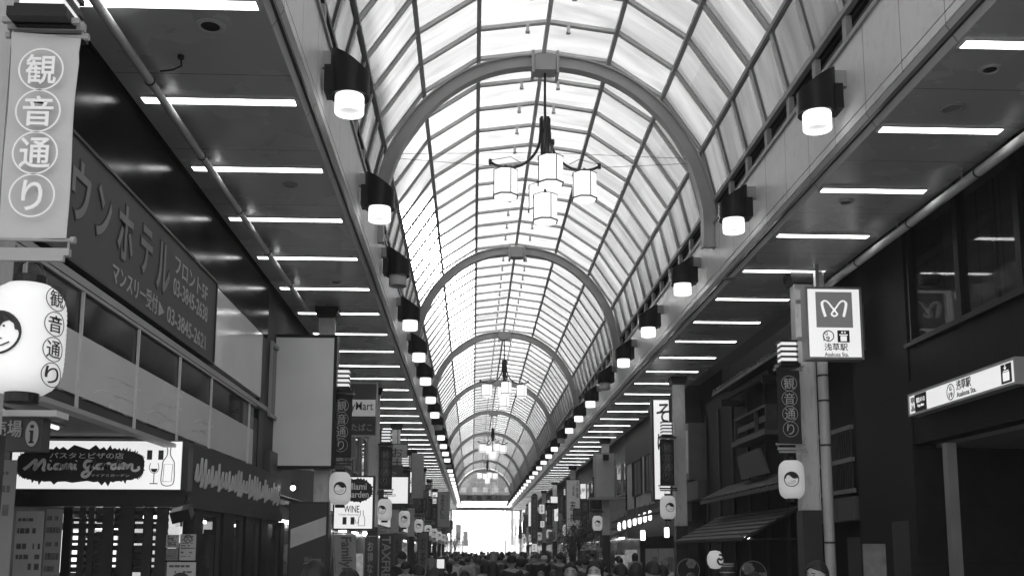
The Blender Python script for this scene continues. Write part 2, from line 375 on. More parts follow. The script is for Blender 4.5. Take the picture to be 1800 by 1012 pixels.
# ------------------------------------------------------------------ side canopies (fascia, soffit, clerestory)
def canopy(side):
    s = side
    X = lambda x: x if s > 0 else (LR+LL)-x          # mirror about the middle of the street
    xo = XRO if s > 0 else XLO
    xi = XR if s > 0 else XL
    t = thing('side_canopy', 'flat grey canopy with pale fascia along the %s side of the street' % ('right' if s > 0 else 'left'), 'canopy', (X(LR), 5, SOF), 'canopies along both sides of the street')
    m = MB(); m.box(min(xi, xo), max(xi, xo), BACK, END, SOF, SOF+.06); m.build('soffit', M['soffit'], t)
    m = MB(); m.prism([(X(LR), LIP), (xi, SOF), (xi, SOF+.06), (X(LR+.02), LIP+.02)], BACK, END); m.build('bevel', M['bevel'], t)
    m = MB(); z = LIP; y = 8.32-SP*7
    gro = 4.731+EYE
    m.box(min(X(LR), X(LR+.03)), max(X(LR), X(LR+.03)), BACK, END, LIP+.02, gro-.008)
    a, b = X(LR), X(LR+.03); m.box(min(a, b), max(a, b), BACK, END, gro+.008, TOP-.03)
    m.build('fascia', M['fascia'], t)
    m = MB(); a, b = X(LR+.03), X(LR+.2); m.box(min(a, b), max(a, b), BACK, END, SOF+.06, TOP-.04); m.build('backing', M['dark'], t)
    m = MB(); a, b = X(LR-.03), X(LR+.1); m.box(min(a, b), max(a, b), BACK, END, TOP-.03, TOP+.03); m.build('coping', M['steel'], t)
    m = MB(); a, b = X(LR+.02), X(LR+.09); m.box(min(a, b), max(a, b), -.06, .06, TOP+.03, 6.0+EYE)
    p0 = m.build('clerestory_post', M['steel'], t); yy = [RAF0+RAFS*k for k in range(-10, 90)]
    for i, y in enumerate(yy):
        if y > END-.3: break
        o = p0 if i == 0 else p0.copy()
        if i: C.objects.link(o); o.parent = t
        o.location = (0, y, 0)
    m = MB(); a, b = X(LR+.3), X(LR+.34); m.box(min(a, b), max(a, b), BACK, END, SOF+.1, 6.6+EYE); m.build('clerestory_back', M['dark'], t)
    m = MB(); a, b = X(LR+.06), X(LR+.30); m.box(min(a, b), max(a, b), BACK, END, 6.12+EYE, 6.2+EYE); m.build('sun_leak_cover', M['dark'], t)  # added cover strip that stops sun leaking in behind the clerestory
    m = MB(); a = X(LR+.10); b = X(LR+.14)
    for z in (TOP+.1, TOP+.22, TOP+.33): m.box(min(a, b), max(a, b), BACK, END, z, z+.03)
    m.build('louvre', M['dark'], t)
    m = MB(); a, b = X(LR+.35), xo+s*.9; m.box(min(a, b), max(a, b), BACK, END, SOF+.35, SOF+.45); m.build('canopy_roof', M['concrete'], t)  # unseen slab put over the soffit to block sun, widened against sky leaks
    return t
canopy(1); canopy(-1)
# soffit strip lights
def strip(x0, x1):
    t = thing('strip_light', 'x', 'strip light', ((x0+x1)/2, 0, SOF))
    m = MB(); fr = Fr(((x0+x1)/2, 0, SOF), (1, 0, 0), (0, 1, 0)); h = (x1-x0)/2
    def bx(mm, a0, a1, b0, b1, z0, z1): mm.box((x0+x1)/2+a0, (x0+x1)/2+a1, b0, b1, SOF+z0, SOF+z1)
    bx(m, -h, h, -.085, -.07, -.03, -.001); bx(m, -h, h, .07, .085, -.03, -.001); bx(m, -h, -h+.015, -.07, .07, -.03, -.001); bx(m, h-.015, h, -.07, .07, -.03, -.001)
    m.build('housing', M['lampbox'], t)
    m = MB(); bx(m, -h+.016, h-.016, -.068, .068, -.022, -.002); m.build('diffuser', M['strip'], t)
    return t
for side, x0, x1, y0 in ((1, 4.27, 5.60, 8.3204), (-1, -3.33, -1.79, 7.9418)):
    proto = strip(x0, x1); cnt = 0
    for k in range(0, 56):
        y = y0+SP*k
        if y > END-1: break
        lab = '%s fluorescent strip light from the near end along the %s soffit' % (nth(k+1), 'right' if side > 0 else 'left')
        o = proto if k == 0 else dup(proto)
        o.location = ((x0+x1)/2, y, SOF); o['label'] = lab; o['group'] = 'fluorescent strip lights in the canopy soffits'
# black wall lamps on the fascias
def wall_lamp(side):
    s = side; t = thing('wall_lamp', 'x', 'wall lamp', (0, 0, 0))
    R = .21; zb, zi, zo = 4.84+EYE-.02, 5.36+EYE, 5.08+EYE; n = 32; m = MB()
    b = len(m.v)
    for k in range(n):
        q = 2*PI*k/n; x, y = R*math.cos(q), R*math.sin(q); f = (x*s/R+1)/2
        m.v += [Vector((x, y, zb)), Vector((x, y, zo+(zi-zo)*f)), Vector((x*.93, y*.93, zb)), Vector((x*.93, y*.93, zb+.1))]
    for k in range(n):
        i, j = b+4*k, b+4*((k+1) % n)
        m.f += [[i, j, j+1, i+1], [i+2, i+3, j+3, j+2], [i, i+2, j+2, j]]
    m.f.append([b+4*k+1 for k in range(n)]); m.f.append([b+4*k+3 for k in range(n)][::-1])
    m.build('shade', M['black'], t, smooth=True, world=False)
    m = MB(); m.box(*sorted((s*.12, s*.262)), -.13, .13, zb+.03, zb+.32); m.build('mounting_box', M['black'], t, world=False)
    m = MB(); m.box(*sorted((s*.18, s*.342)), -.03, .03, zb+.33, zi-.02); m.build('back_plate', M['steel'], t, world=False)
    m = MB(); r = .158
    m.lathe([(r-.006, zb+.02), (r, zb-.0), (r, zb-.17), (r-.004, zb-.178), (r-.014, zb-.178), (r-.018, zb-.17), (r-.018, zb-.05)], n=28, cap=False)
    m.build('glass_drum', M['lampglass'], t, smooth=True, world=False)
    m = MB(); m.lathe([(.001, zb-.12), (r-.019, zb-.12)], n=28, cap=False); m.build('glass_bottom', M['lampbottom'], t, world=False)
    return t
LAMPS = {}
for side, x, y0, off in ((1, 3.80, 10.70, (5, 9)), (-1, -1.36, 10.5, (2, 8, 13))):
    proto = wall_lamp(side)
    for k in range(0, 28):
        y = y0+(3.692 if side > 0 else 3.62)*k
        if y > END-1.5: break
        o = proto if k == 0 else dup(proto)
        o.location = (x, y, 0)
        o['label'] = '%s black drum lamp from the near end on the %s fascia%s' % (nth(k+1), 'right' if side > 0 else 'left', ', unlit' if k in off else '')
        o['group'] = 'black drum lamps on the fascias'
        if k in off:
            for c in o.children:
                if c.name.startswith('glass_'):
                    c.material_slots[0].link = 'OBJECT'; c.material_slots[0].material = M['lampoff']
                    c['label'] = 'unlit grey lamp glass'
# chandeliers
def chandelier():
    t = thing('chandelier', 'x', 'chandelier', (0, 0, 0))
    Z = lambda z: z
    m = MB(); m.tube([(0, 0, 10.26), (0, 0, 7.95)], .022); m.build('stem', M['dark'], t, world=False)
    m = MB()
    for q in range(4):
        a = PI/2*q; x, y = .055*math.cos(a), .055*math.sin(a); m.box(x-.022, x+.022, y-.022, y+.022, 8.55, 9.28)
    m.box(-.05, .05, -.05, .05, 8.5, 8.62); m.box(-.06, .06, -.06, .06, 9.0, 9.05); m.build('collar', M['dark'], t, world=False)
    prof = [(.075, 9.25), (.08, 8.98), (.11, 8.76), (.19, 8.58), (.34, 8.42), (.52, 8.335), (.70, 8.325), (.86, 8.36), (.955, 8.41)]
    sp = spline(prof, 4)
    def lantern(x, y, zt):
        l = MB(); r = .215
        l.lathe([(r*.98, zt), (r, zt-.02), (r, zt-.44), (r*.93, zt-.475)], (x, y, 0), n=8, a0=PI/8)
        lo = l.build('lantern', M['lantern'], t, world=False)
        f = MB()
        for k in range(8):
            q = PI/8+PI/4*k; q2 = q+PI/4; c = Vector((x+(r+.006)*math.cos(q), y+(r+.006)*math.sin(q), 0)); e = Vector((x+(r+.006)*math.cos(q2), y+(r+.006)*math.sin(q2), 0))
            if k % 2 == 0: f.tube([c+Vector((0, 0, zt)), c+Vector((0, 0, zt-.46))], .009, 5)
            f.tube([c+Vector((0, 0, zt-.45)), e+Vector((0, 0, zt-.45))], .014, 5); f.tube([c+Vector((0, 0, zt)), e+Vector((0, 0, zt))], .007, 5)
        f.tube([(x, y, zt), (x, y, zt+.11)], .025, 6); f.build('lantern_frame', M['dark'], lo, world=False)
    for q in range(4):
        a = PI/2*q+.06; ca, sa = math.cos(a), math.sin(a)
        m = MB(); m.tube([(r*ca, r*sa, z) for r, z in sp], .024, 8)
        e = Vector((.955*ca, .955*sa, 8.41)); p = Vector((-sa, ca, 0))*.05
        m.tube([e-Vector((0, 0, .045)), e+Vector((0, 0, .05))], .03, 6)
        m.tube([Vector((.955*ca, .955*sa, 8.44)), Vector((.6*ca, .6*sa, 8.52)), Vector((.42*ca, .42*sa, 8.42))], .006, 4)
        m.tube([(.69*ca, .69*sa, 8.33), (.69*ca, .69*sa, 8.24)], .03, 6)
        m.build('arm', M['dark'], t, world=False)
        lantern(.69*ca, .69*sa, 8.25)
    lantern(0, 0, 7.83)
    m = MB()
    for s in (-1, 1):
        m.tube([(0, 0, 8.62), (s*2.7, 0, 8.55)], .004, 4); m.tube([(s*.9, 0, 8.36), (s*2.72, 0, 8.48)], .004, 4)
    m.build('stay_wire', M['dark'], t, world=False)
    return t
ch = chandelier()
for i, y in enumerate((17.0, 40.0, 63.0, 86.0)):
    o = ch if i == 0 else dup(ch)
    o.location = (1.21, y, 0); o.rotation_euler = (0, 0, (0, .02, .3, .2)[i])
    o['label'] = '%s five-lantern chandelier from the near end hanging under the vault' % nth(i+1); o['group'] = 'lantern chandeliers under the vault'
# ================================================================== street furniture helpers
def PR(x0, y0, x1, y1, Y):
    """a camera-facing rectangle standing at depth Y, from photo corners (left, top, right, bottom): frame at its lower left, width, height"""
    a = PY((x0+x1)/2, (y0+y1)/2, Y); sc_ = (PY(x1, (y0+y1)/2, Y).x-PY(x0, (y0+y1)/2, Y).x)
    h = PY((x0+x1)/2, y0, Y).z-PY((x0+x1)/2, y1, Y).z
    return Fr((a.x-sc_/2, Y, a.z-h/2)), sc_, h
def lines_v(mb, fr, chars, a0, a1, b0, b1, gap=.12, bold=.01, c0=.002, c1=.006):
    n = len(chars); st = (b1-b0)/n
    for i, c in enumerate(chars): mb.text(fr, c, a0, b1-(i+1)*st+st*gap/2, a1, b1-i*st-st*gap/2, c0, c1, bold)
    return mb
def ceiling_disc(x, y, z_label, r=.1, hole=True):
    d = _ray(x, y); d = d*((SOF-EYE)/d.z); p = Vector((d.x, d.y, SOF))
    t = thing('ceiling_speaker', z_label, 'ceiling speaker', p, 'round fittings in the canopy soffits')
    m = MB(); m.lathe([(r, -.002), (r*1.02, -.012), (r*.8, -.022), (r*.62, -.012)], p, 24, cap=False); m.build('rim', M['lampbox'] if hole else M['steel'], t, True)
    m = MB(); m.lathe([(.001, -.006), (r*.66, -.006), (r*.66, -.012)], p, 24, cap=False); m.build('grille', M['black'] if hole else M['steel'], t)
ceiling_disc(370, 45, 'round recessed speaker nearest the left banner in the left soffit', .13)
ceiling_disc(1740, 121, 'round recessed speaker nearest the front in the right soffit', .1)
ceiling_disc(1675, 189, 'flat round cover plate behind the front speaker in the right soffit', .12, False)
ceiling_disc(1487, 354, 'round speaker between the third and fourth strips of the right soffit', .1)
ceiling_disc(1282, 489, 'small round speaker near the first right-hand column top', .1, False)
ceiling_disc(590, 495, 'round speaker beside the fifth strip of the left soffit', .1)
ceiling_disc(510, 324, 'faint round cover plate in the left soffit before the third strip', .09, False)
p = PX(318, 100, 1); d = _ray(318, 98); d = d*((SOF-EYE)/d.z)
m = MB(); q = Vector((d.x, d.y, SOF)); m.tube([q, q+Vector((.01, .0, -.1)), q+Vector((-.06, -.02, -.15)), q+Vector((-.17, -.03, -.17))], .009, 6); m.lathe([(.03, -.03), (.03, 0)], q, 10)
tag(m.build('ceiling_hook', M['black']), 'bent black wire hook hanging from the left soffit', 'hook')
# rain pipes along the soffit edges
def rain_pipe(side, x, y0, y1, z, r, label, drop=None):
    t = thing('rain_pipe', label, 'pipe', (x, y0, z))
    m = MB(); pts = [(x, y0, z), (x, y1, z)]
    if drop: pts = [(x, y0, z), (x, y1-.12, z), (x, y1-.03, z-.04), (x, y1, z-.14), (x, y1, z-drop)]
    m.tube(pts, r, 14); m.build('pipe', M['pipe'], t, True)
    y = y0+.4
    while y < y1-.3:
        m = MB(); m.tube([(x, y-.012, z), (x, y+.012, z)], r+.008, 14); m.build('clamp', M['dark'], t)
        m = MB(); m.tube([(x-.02, y+.35, z+.02), (x-.02, y+.35, SOF+.0)], .008, 5); m.tube([(x-.02, y+.35, SOF-.02), (x-.02, y+.35, SOF)], .03, 6); m.build('hanger', M['steel'], t); y += SP
rain_pipe(-1, -3.04, 3.2, 18.3, SOF-.13, .041, 'long pale pipe slung under the outer edge of the left soffit')
rain_pipe(1, 5.74, 3.2, 16.35, SOF-.16, .057, 'long pale pipe slung under the outer edge of the right soffit', 1.5)
# ------------------------------------------------------------------ columns with banner, slat lamp and paper lantern
COLL = [5.78, 18.75, 28.2, 36.3, 46.0, 55.7, 64.5, 74.5, 85.0, 96.0]
COLR = [15.95, 25.95, 40.6, 54.0, 66.0, 76.0, 87.0, 98.0]
def wrap(mb, R, phi, flatn=0):
    """bend a flat lay-out (a = arc length, b = height, c = outward) round a vertical cylinder; phi 0 faces the camera side"""
    o = MB(); o.f = mb.f
    for p in mb.v:
        q = p.x/R+phi; rr = R-p.y
        o.v.append(Vector((rr*math.sin(q), -rr*math.cos(q), p.z)))
    return o
def column(x, Y, label):
    t = thing('arcade_column', label, 'column', (x, Y, 0), 'columns carrying the side canopies')
    m = MB(); m.box(x-.13, x+.13, Y-.13, Y+.13, 2.4, SOF-.2); m.box(x-.148, x-.135, Y-.15, Y-.11, 2.4, SOF-.2); m.box(x+.135, x+.148, Y-.15, Y-.11, 2.4, SOF-.2); m.build('shaft', M['shaft'], t)
    m = MB(); m.prism([(x-.17, SOF-.19), (x+.17, SOF-.19), (x+.21, SOF-.08), (x+.21, SOF-.006), (x-.21, SOF-.006), (x-.21, SOF-.08)], Y-.2, Y+.2); m.build('cap', M['black'], t)
    m = MB(); m.box(x-.15, x+.15, Y-.15, Y+.15, 0, 2.395); m.build('plinth', M['dark'], t)
    return t
EMB_R = .115
def emblem(R, phi, flip=False):
    """round bird crest of the street: dark disc, pale bird"""
    fr = Fr((0, 0, 0)); d = MB(); b = MB()
    d.ring(fr, 0, 0, EMB_R, .012, .003, .006)
    n = 24; top = [(EMB_R*.9*math.cos(PI*k/n*1.0+.15), EMB_R*.9*math.sin(PI*k/n*1.0+.15)) for k in range(n)]
    arc_in = [(-.106, -.02), (-.098, .012), (-.082, .016), (-.076, .045), (-.052, .062), (-.022, .055), (-.004, .03), (.03, .008), (.06, .006), (.085, .022), (.1, .005)]
    d.poly(fr, top+arc_in, .003, .006)
    d.stroke(fr, [(-.06, -.05), (-.02, -.068), (.03, -.06), (.06, -.03)], .007, .003, .006)
    d.stroke(fr, [(-.02, -.03), (.02, -.035), (.045, -.015)], .006, .003, .006)
    b.poly(fr, [(-.05, .032), (-.068, .024), (-.052, .016), (-.044, .024)], .007, .009)
    d.disc(fr, -.03, .032, .006, .008, .011, 8)
    if flip: d.v = [Vector((-p.x, p.y, p.z)) for p in d.v]
    return wrap(d, R, phi)
def lantern_assembly(x, Y, side, idx, near):
    where = 'on the %s column along the %s' % (nth(idx+1), 'left' if side < 0 else 'right')
    bx = -2.375 if side < 0 else 4.90
    by = Y-.28 if idx else Y-.36
    s = 1 if side < 0 else -1                                # direction from the column to the street
    # slat lamp
    t = thing('slat_lamp', 'slatted box lamp above the banner '+where, 'lamp', (bx, by, 4.64), 'slatted box lamps above the banners')
    m = MB(); m.box(bx-.115, bx+.115, by-.115, by+.115, 4.66, 5.0); m.build('glow_box', M['slat'], t)
    for k in range(5):
        m = MB(); z = 4.655+.083*k; m.box(bx-.135, bx+.135, by-.135, by+.135, z, z+.03); m.build('slat', M['black'], t)
    m = MB(); m.box(bx-.16, bx+.16, by-.16, by+.16, 4.60, 4.654); m.build('base', M['black'], t)
    # banner
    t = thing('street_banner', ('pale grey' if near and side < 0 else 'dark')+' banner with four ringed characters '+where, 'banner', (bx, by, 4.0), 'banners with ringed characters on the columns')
    for z in (4.60, 3.36):
        xa, xb = sorted((bx+s*.2, x+s*.13)); xa, xb = min(xa, bx-.2), max(xb, bx+.2); top_ = z > 4
        for (z0, z1, y0, y1) in ((z-.005, z+.045, -.02, .02), (z, z+.03, -.09, -.06)) if top_ else ((z-.05, z-.01, -.02, .02), (z-.1, z-.07, -.09, -.06)):
            m = MB(); m.box(xa, xb, by+y0, by+y1, z0, z1); m.build('bracket', M['steel'] if near else M['dark'], t)
    for z in (4.565, 3.40):
        m = MB(); m.tube([(bx-.225, by, z), (bx-.2, by, z), (bx-.2, by, z), (bx+.2, by, z), (bx+.2, by, z), (bx+.225, by, z)], [.02, .02, .011, .011, .02, .02], 8); m.build('rod', M['steel'], t)
        for e in (-.19, .19): m = MB(); m.tube([(bx+e, by, z), (bx+e, by, 4.6 if z > 4 else 3.34)], .006, 5); m.build('link', M['steel'], t)
    m = MB(); n = 22; mm = 6                                  # cloth with a slight billow and a fold at the top
    for i in range(n+1):
        for j in range(mm+1):
            u = j/mm-.5; v = i/n; z = 4.57-1.165*v
            dy = .010*math.sin(v*9+u*3)+.012*math.sin(u*5+v*4)*(v*(1-v)*4)-.02*math.exp(-((v-.05-.05*u)/.03)**2)
            m.v.append(Vector((bx+u*.365*(1-.012*math.sin(v*PI)), by-.012+dy, z)))
    for i in range(n):
        for j in range(mm): k = i*(mm+1)+j; m.f.append([k, k+1, k+mm+2, k+mm+1])
    nv = len(m.v); m.v += [p+Vector((0, .006, 0)) for p in m.v]; m.f += [[q+nv for q in f[::-1]] for f in m.f]
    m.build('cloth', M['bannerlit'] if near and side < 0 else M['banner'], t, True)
    fr = Fr((bx, by-.052, 0)); L = MB()
    for i, c in enumerate('観音通り'):
        zc = 4.345-.2385*i
        if near or idx < 4:
            L.ring(fr, 0, zc, .122, .0085 if near and side < 0 else .007, 0, .003, 32)
            w_, h_ = (.082, .086) if i < 3 else (.055, .085)
            L.text(fr, c, -w_, zc-h_, w_, zc+h_, 0, .003, .012 if near and side < 0 else 0)
        else:
            L.ring(fr, 0, zc, .12, .01, 0, .003, 16); L.text(fr, c, -.08, zc-.085, .08, zc+.085, 0, .003)
    L.build('lettering', M['white'] if near and side < 0 else (M['lightink'] if idx < 1 or (side < 0 and idx == 1) else mat('faded_lettering', .26, .7)), t)
    # paper lantern
    R, zb, zt = .197, 2.545, 3.165
    t = thing('paper_lantern', 'white paper lantern with bird crest '+where, 'lantern', (bx, by, zb), 'paper lanterns with bird crests')
    prof = []; n = 44
    for i in range(n+1):
        v = i/n; z = zb+.02+(zt-zb-.04)*v; e = abs(2*v-1); r = R*(1-.42*e**6)-.0032*abs(math.sin(v*PI*22))-.006*e*e
        prof.append((r, z))
    m = MB(); m.lathe(prof, (bx, by, 0), 32); m.build('paper_body', M['paper'] if (near and side < 0) else M['paperdim'], t, True)
    for z0, z1, nm in ((zt-.02, zt+.03, 'top_ring'), (zb-.03, zb+.02, 'bottom_ring')):
        m = MB(); m.lathe([(.085, z0), (.085, z1)], (bx, by, 0), 16); m.build(nm, M['black'], t)
    m = MB(); m.tube([(bx-.08, by, zt+.02), (bx-.05, by, zt+.1), (bx, by, zt+.13), (bx+.05, by, zt+.1), (bx+.08, by, zt+.02)], .005, 5); m.tube([(bx, by, zt+.12), (bx, by, 3.3)], .008, 5); m.build('hanger', M['dark'], t)
    zc = 2.85
    phis = {(-1, 0): (-.27, 1.15), (1, 0): (-.30, None), (1, 1): (.12, None), (-1, 1): (.12, None), (-1, 2): (-.35, None)}.get((side, idx), (.03 if side < 0 else -.05, None))
    e = emblem(R+.002, phis[0], (side, idx) == (-1, 0)); e.v = [p+Vector((bx, by, zc)) for p in e.v]; e.build('crest', M['ink'], t)
    if phis[1] is not None:
        L = MB(); f0 = Fr((0, 0, 0))
        for i, c in enumerate('観音通り'):
            z0 = .2-.135*i; L.ring(f0, 0, z0, .066, .004, .002, .004, 28); L.text(f0, c, -.044, z0-.045, .044, z0+.045, .002, .004, .004)
        L = wrap(L, R+.003, phis[1]); L.v = [p+Vector((bx, by, zc+.005)) for p in L.v]; L.build('lettering', M['ink'], t)
for side, xs, cols in ((-1, -2.72, COLL), (1, 5.27, COLR)):
    for i, Y in enumerate(cols):
        column(xs if (side, i) != (-1, 0) else -2.82, Y, '%s square column from the front along the %s side' % (nth(i+1), 'left' if side < 0 else 'right'))
        lantern_assembly(xs, Y, side, i, i == 0)
# downpipe beside the first right-hand column
t = thing('downpipe', 'tall pale downpipe beside the first right-hand column under the station sign', 'pipe', (5.50, 15.72, 0))
m = MB(); m.tube([(5.50, 15.72, 0), (5.50, 15.72, SOF-.002)], .082, 16); m.build('pipe', mat('downpipe_paint', .5, .45, var=.05, dirt=.1), t, True)
for z in (1.9, 3.4, 4.1, 4.5):
    m = MB(); m.tube([(5.50, 15.72, z-.015), (5.50, 15.72, z+.015)], .089, 16); m.build('clamp', M['dark'], t)
# ------------------------------------------------------------------ generic sign box facing the camera
def sign(name, label, cat, box, Y, th, pm, fm=None, fw_=.03, texts=(), group=None, rects=(), post=None):
    fr, W_, H_ = PR(*box, Y); t = thing(name, label, cat, fr(W_/2, 0, 0), group)
    m = MB(); m.fbox(fr, 0, W_, 0, H_, -th, 0); m.build('panel', pm, t)
    if fm: m = MB(); m.frame(fr, -fw_, W_+fw_, -fw_, H_+fw_, -th-.01, .012, fw_); m.build('frame', fm, t)
    px = lambda x, y: ((x-box[0])/(box[2]-box[0])*W_, (box[3]-y)/(box[3]-box[1])*H_)
    for rc in rects:
        a, b = px(rc[0], rc[3]); c, d = px(rc[2], rc[1]); m = MB(); m.fbox(fr, a, c, b, d, .003, .008); m.build(rc[5] if len(rc) > 5 else 'patch', rc[4], t)
    groups = {}
    for tx in texts: groups.setdefault(tx[5], []).append(tx)
    for mt, lst in groups.items():
        m = MB()
        for s_, x0, y0, x1, y1, _ in lst:
            a, b = px(x0, y1); c, d = px(x1, y0)
            if len(s_) > 1 and (y1-y0) > 1.6*(x1-x0) and s_.startswith('|'): lines_v(m, fr, s_[1:], a, c, b, d, c0=.009, c1=.012)
            else: m.text(fr, s_, a, b, c, d, .009, .012, .01)
        m.build('lettering', mt, t)
    if post:
        m = MB(); m.fbox(fr, W_*.5-.02, W_*.5+.02, post-fr.o.z, 0, -th, -th+.04); m.build('post', M['dark'], t)
    return t, fr, W_, H_
# station sign box by the first right-hand column
BL = M['lightbox']; rrm = mat('grey_emblem_field', .14, .5, emit=.03, var=.03)
t, fr, W_, H_ = sign('station_sign_box', 'lit white station sign box with a winding M emblem beside the first right column', 'sign', (1421, 508, 1512, 627), 15.25, .22, BL, M['steel'], .035,
    [('浅草駅', 1447, 603, 1488, 616, M['ink']), ('Asakusa Sta.', 1447, 619, 1489, 626, M['ink']), ('G', 1448, 583, 1454, 589, M['ink']), ('19', 1446, 591, 1457, 599, M['ink'])])
u = W_/91.0
m = MB(); m.fbox(fr, 14*u, 78*u, 52*u, 115*u, .003, .008); m.build('emblem_field', rrm, t)
m = MB(); cxm, czm = 46*u, 84*u
pts = [(-16, -13), (-20, 2), (-21, 11), (-17, 15), (-11, 13), (-4, 4), (3, -5), (5, -9), (0, -12), (-5, -9), (-3, -5), (4, 4), (11, 13), (17, 15), (21, 11), (20, 2), (16, -13)]
pts = spline([(a, b) for a, b in pts], 5); m.stroke(fr, [(cxm+a*u, czm+b*u) for a, b in pts], [(4.6 if i < 12 or i > len(pts)-13 else 2.9)*u for i in range(len(pts))], .009, .012); m.build('emblem', M['lightbox'], t)
m = MB(); m.ring(fr, 34*u, 37*u, 10*u, 1.6*u, .006, .009); m.fbox(fr, 50*u, 71*u, 26*u, 47*u, .004, .007); m.build('pictogram', M['ink'], t)
m = MB(); m.fbox(fr, 55*u, 66*u, 28*u, 37*u, .008, .01); m.fbox(fr, 53*u, 68*u, 38*u, 40*u, .008, .01); m.disc(fr, 58*u, 43.5*u, 1.6*u, .008, .01, 10); m.disc(fr, 63*u, 43.5*u, 1.6*u, .008, .01, 10); m.build('pictogram_detail', BL, t)
m = MB(); m.fbox(fr, W_+.05, W_+.28, .2, .95, -.5, -.45); tag(m.build('blank_back_panel', mat('dull_panel', .1, .6)), 'plain dull grey panel just behind the station sign box', 'panel')
m = MB(); m.tube([fr(.2, H_+.04, -.1), fr(.2, H_+.5, -.1)], .03, 8); m.build('mount', M['steel'], t)
for z_ in (.3, .9): m = MB(); m.fbox(fr, -.1, .25, z_, z_+.06, -.29, -.235); m.build('mount', M['steel'], t)
# ------------------------------------------------------------------ station building (right, near)
XS = 6.2
def py(x): return PX(x, 600, XS).y
bt = thing('station_building', 'dark building with tinted windows over a station entrance on the right', 'building', (XS+2, 10, 0))
Y1_, Y2_ = PX(1594, 600, XS).y, PX(1502, 700, XS).y
zw = PX(1597, 605, XS).z; zf = PX(1597, 783, XS).z
ribm = mat('ribbed_dark_band', .007, .5, spec=.12, var=.1, lines=(0, .09, .02))
m = MB(); m.box(XS, XS+4, Y1_, Y2_, 0, 12); m.build('pier', mat('dark_stone_pier', .016, .6, spec=.15, var=.35, lines=(0, .8, .01), axis=2), bt)
m = MB(); m.box(XS+.02, XS+4, 4.2, Y1_-.004, zf, zf+.42); m.box(XS-.02, XS+4, 4.2, Y1_-.004, zf+.43, zf+.9); m.box(XS+.02, XS+4, 4.2, Y1_-.004, zf+.91, zw-.06); m.build('ribbed_band', ribm, bt)
m = MB(); m.box(XS-.05, XS+.2, 4.2, Y1_-.004, zw-.055, zw); m.build('sill', M['black'], bt)
panes = [Y1_-.06, PX(1684, 560, XS).y, PX(1792, 520, XS).y, 9.2, 7.4, 5.5]
for i in range(len(panes)-1):
    a, b = panes[i+1]+.06, panes[i]-.06
    wo = MB(); wo.box(XS+.08, XS+.1, a, b, zw+.03, 6.95); wn_ = wo.build('window', G_CLEAR, bt)
    m = MB(); m.frame(Fr((XS+.06, 0, 0), (0, 1, 0)), a-.05, b+.05, zw, 7.0, -.04, .05, .05); m.build('window_frame', M['black'], wn_)
    m = MB(); m.box(XS+.02, XS+.16, a-.1, a-.052, zw+.002, 7.0); m.build('mullion', M['black'], bt)
    m = MB(); yy = a+.5*(b-a); m.box(XS+.55, XS+.6, a+.02, b-.02, zw-.04, 7); m.build('blind', mat('grey_blind', .085, .7, var=.15, lines=(0, .62, .05)), wn_)
m = MB(); m.box(XS+1.2, XS+4, 4.2, Y1_-.01, zw, 12); m.build('upper_wall', M['darkwall'], bt)
m = MB(); m.box(XS+.05, XS+.3, 5, Y1_-.01, 7.0, 12); m.build('wall_above_windows', M['darkwall'], bt)
m = MB(); m.box(XS+2.3, XS+2.4, 4.2, Y1_-.01, 0, zf-.004); m.box(XS, XS+2.4, 4.2, 4.3, 0, zf-.004); m.build('entrance_wall', mat('entrance_wall', .05, .6, lines=(0, 1.2, .02)), bt)
m = MB(); m.box(XS+.25, XS+2.29, 4.4, Y1_-.2, zf-.06, zf-.005); m.build('entrance_ceiling', mat('entrance_ceiling', .16, .6), bt)
m = MB(); pp = PX(1674, 890, XS+.1); m.box(XS+.04, XS+.17, pp.y-.065, pp.y+.065, 0, zf-.07); m.build('post', mat('steel_post', .2, .4), bt)
m = MB(); m.box(XS+.9, XS+.95, 9.2, 10.8, 0, 2.05); m.build('ticket_panel', mat('panel_dark', .07, .4), bt)
m = MB(); m.box(XS-.003, XS-.001, Y1_+.25, Y1_+.85, 0, 2.2); m.build('service_hatch', mat('hatch', .028, .4), bt)
# long station sign on the band
y0 = PX(1596, 700, XS-.14); y1 = PX(1785, 650, XS-.14)
za = PX(1597, 733, XS-.14).z; zb_ = PX(1593, 695, XS-.14).z
fr = F_right((XS-.14, y0.y-.02, za)); LW = y0.y-y1.y; LH = zb_-za
t = thing('station_sign', 'long lit station sign with a train pictogram above the entrance', 'sign', fr(LW/2, 0, 0))
m = MB(); m.fbox(fr, .03, LW-.03, .03, LH-.03, -.12, 0); m.build('panel', mat('sign_acrylic_b', .6, .4, emit=.17, var=.03), t)
m = MB(); m.frame(fr, 0, LW, 0, LH, -.135, .015, .03); m.build('frame', M['steel'], t)
m = MB(); m.fbox(fr, .19*LW, .195*LW, .07, .071, 0, .001); m.fbox(fr, .075, .20, .06, LH-.06, .002, .005); m.build('emblem_field', rrm, t)
m = MB(); m.fbox(fr, .205, .56, .035, LH-.035, .002, .005); m.fbox(fr, LW-.33, LW-.1, .045, LH-.045, .002, .005); m.build('dark_field', M['ink'], t)
m = MB(); m.stroke(fr, [(.09, .1), (.085, .16), (.11, .18), (.14, .13), (.17, .18), (.19, .16), (.185, .1)], .018, .006, .008); m.build('emblem', M['lightbox'], t); m = MB()
m.text(fr, '東京メトロ', .255, LH*.5, .51, LH*.5+.075, .006, .008, .02); m.text(fr, 'Tokyo Metro', .28, LH*.5-.07, .49, LH*.5-.02, .006, .008, .01)
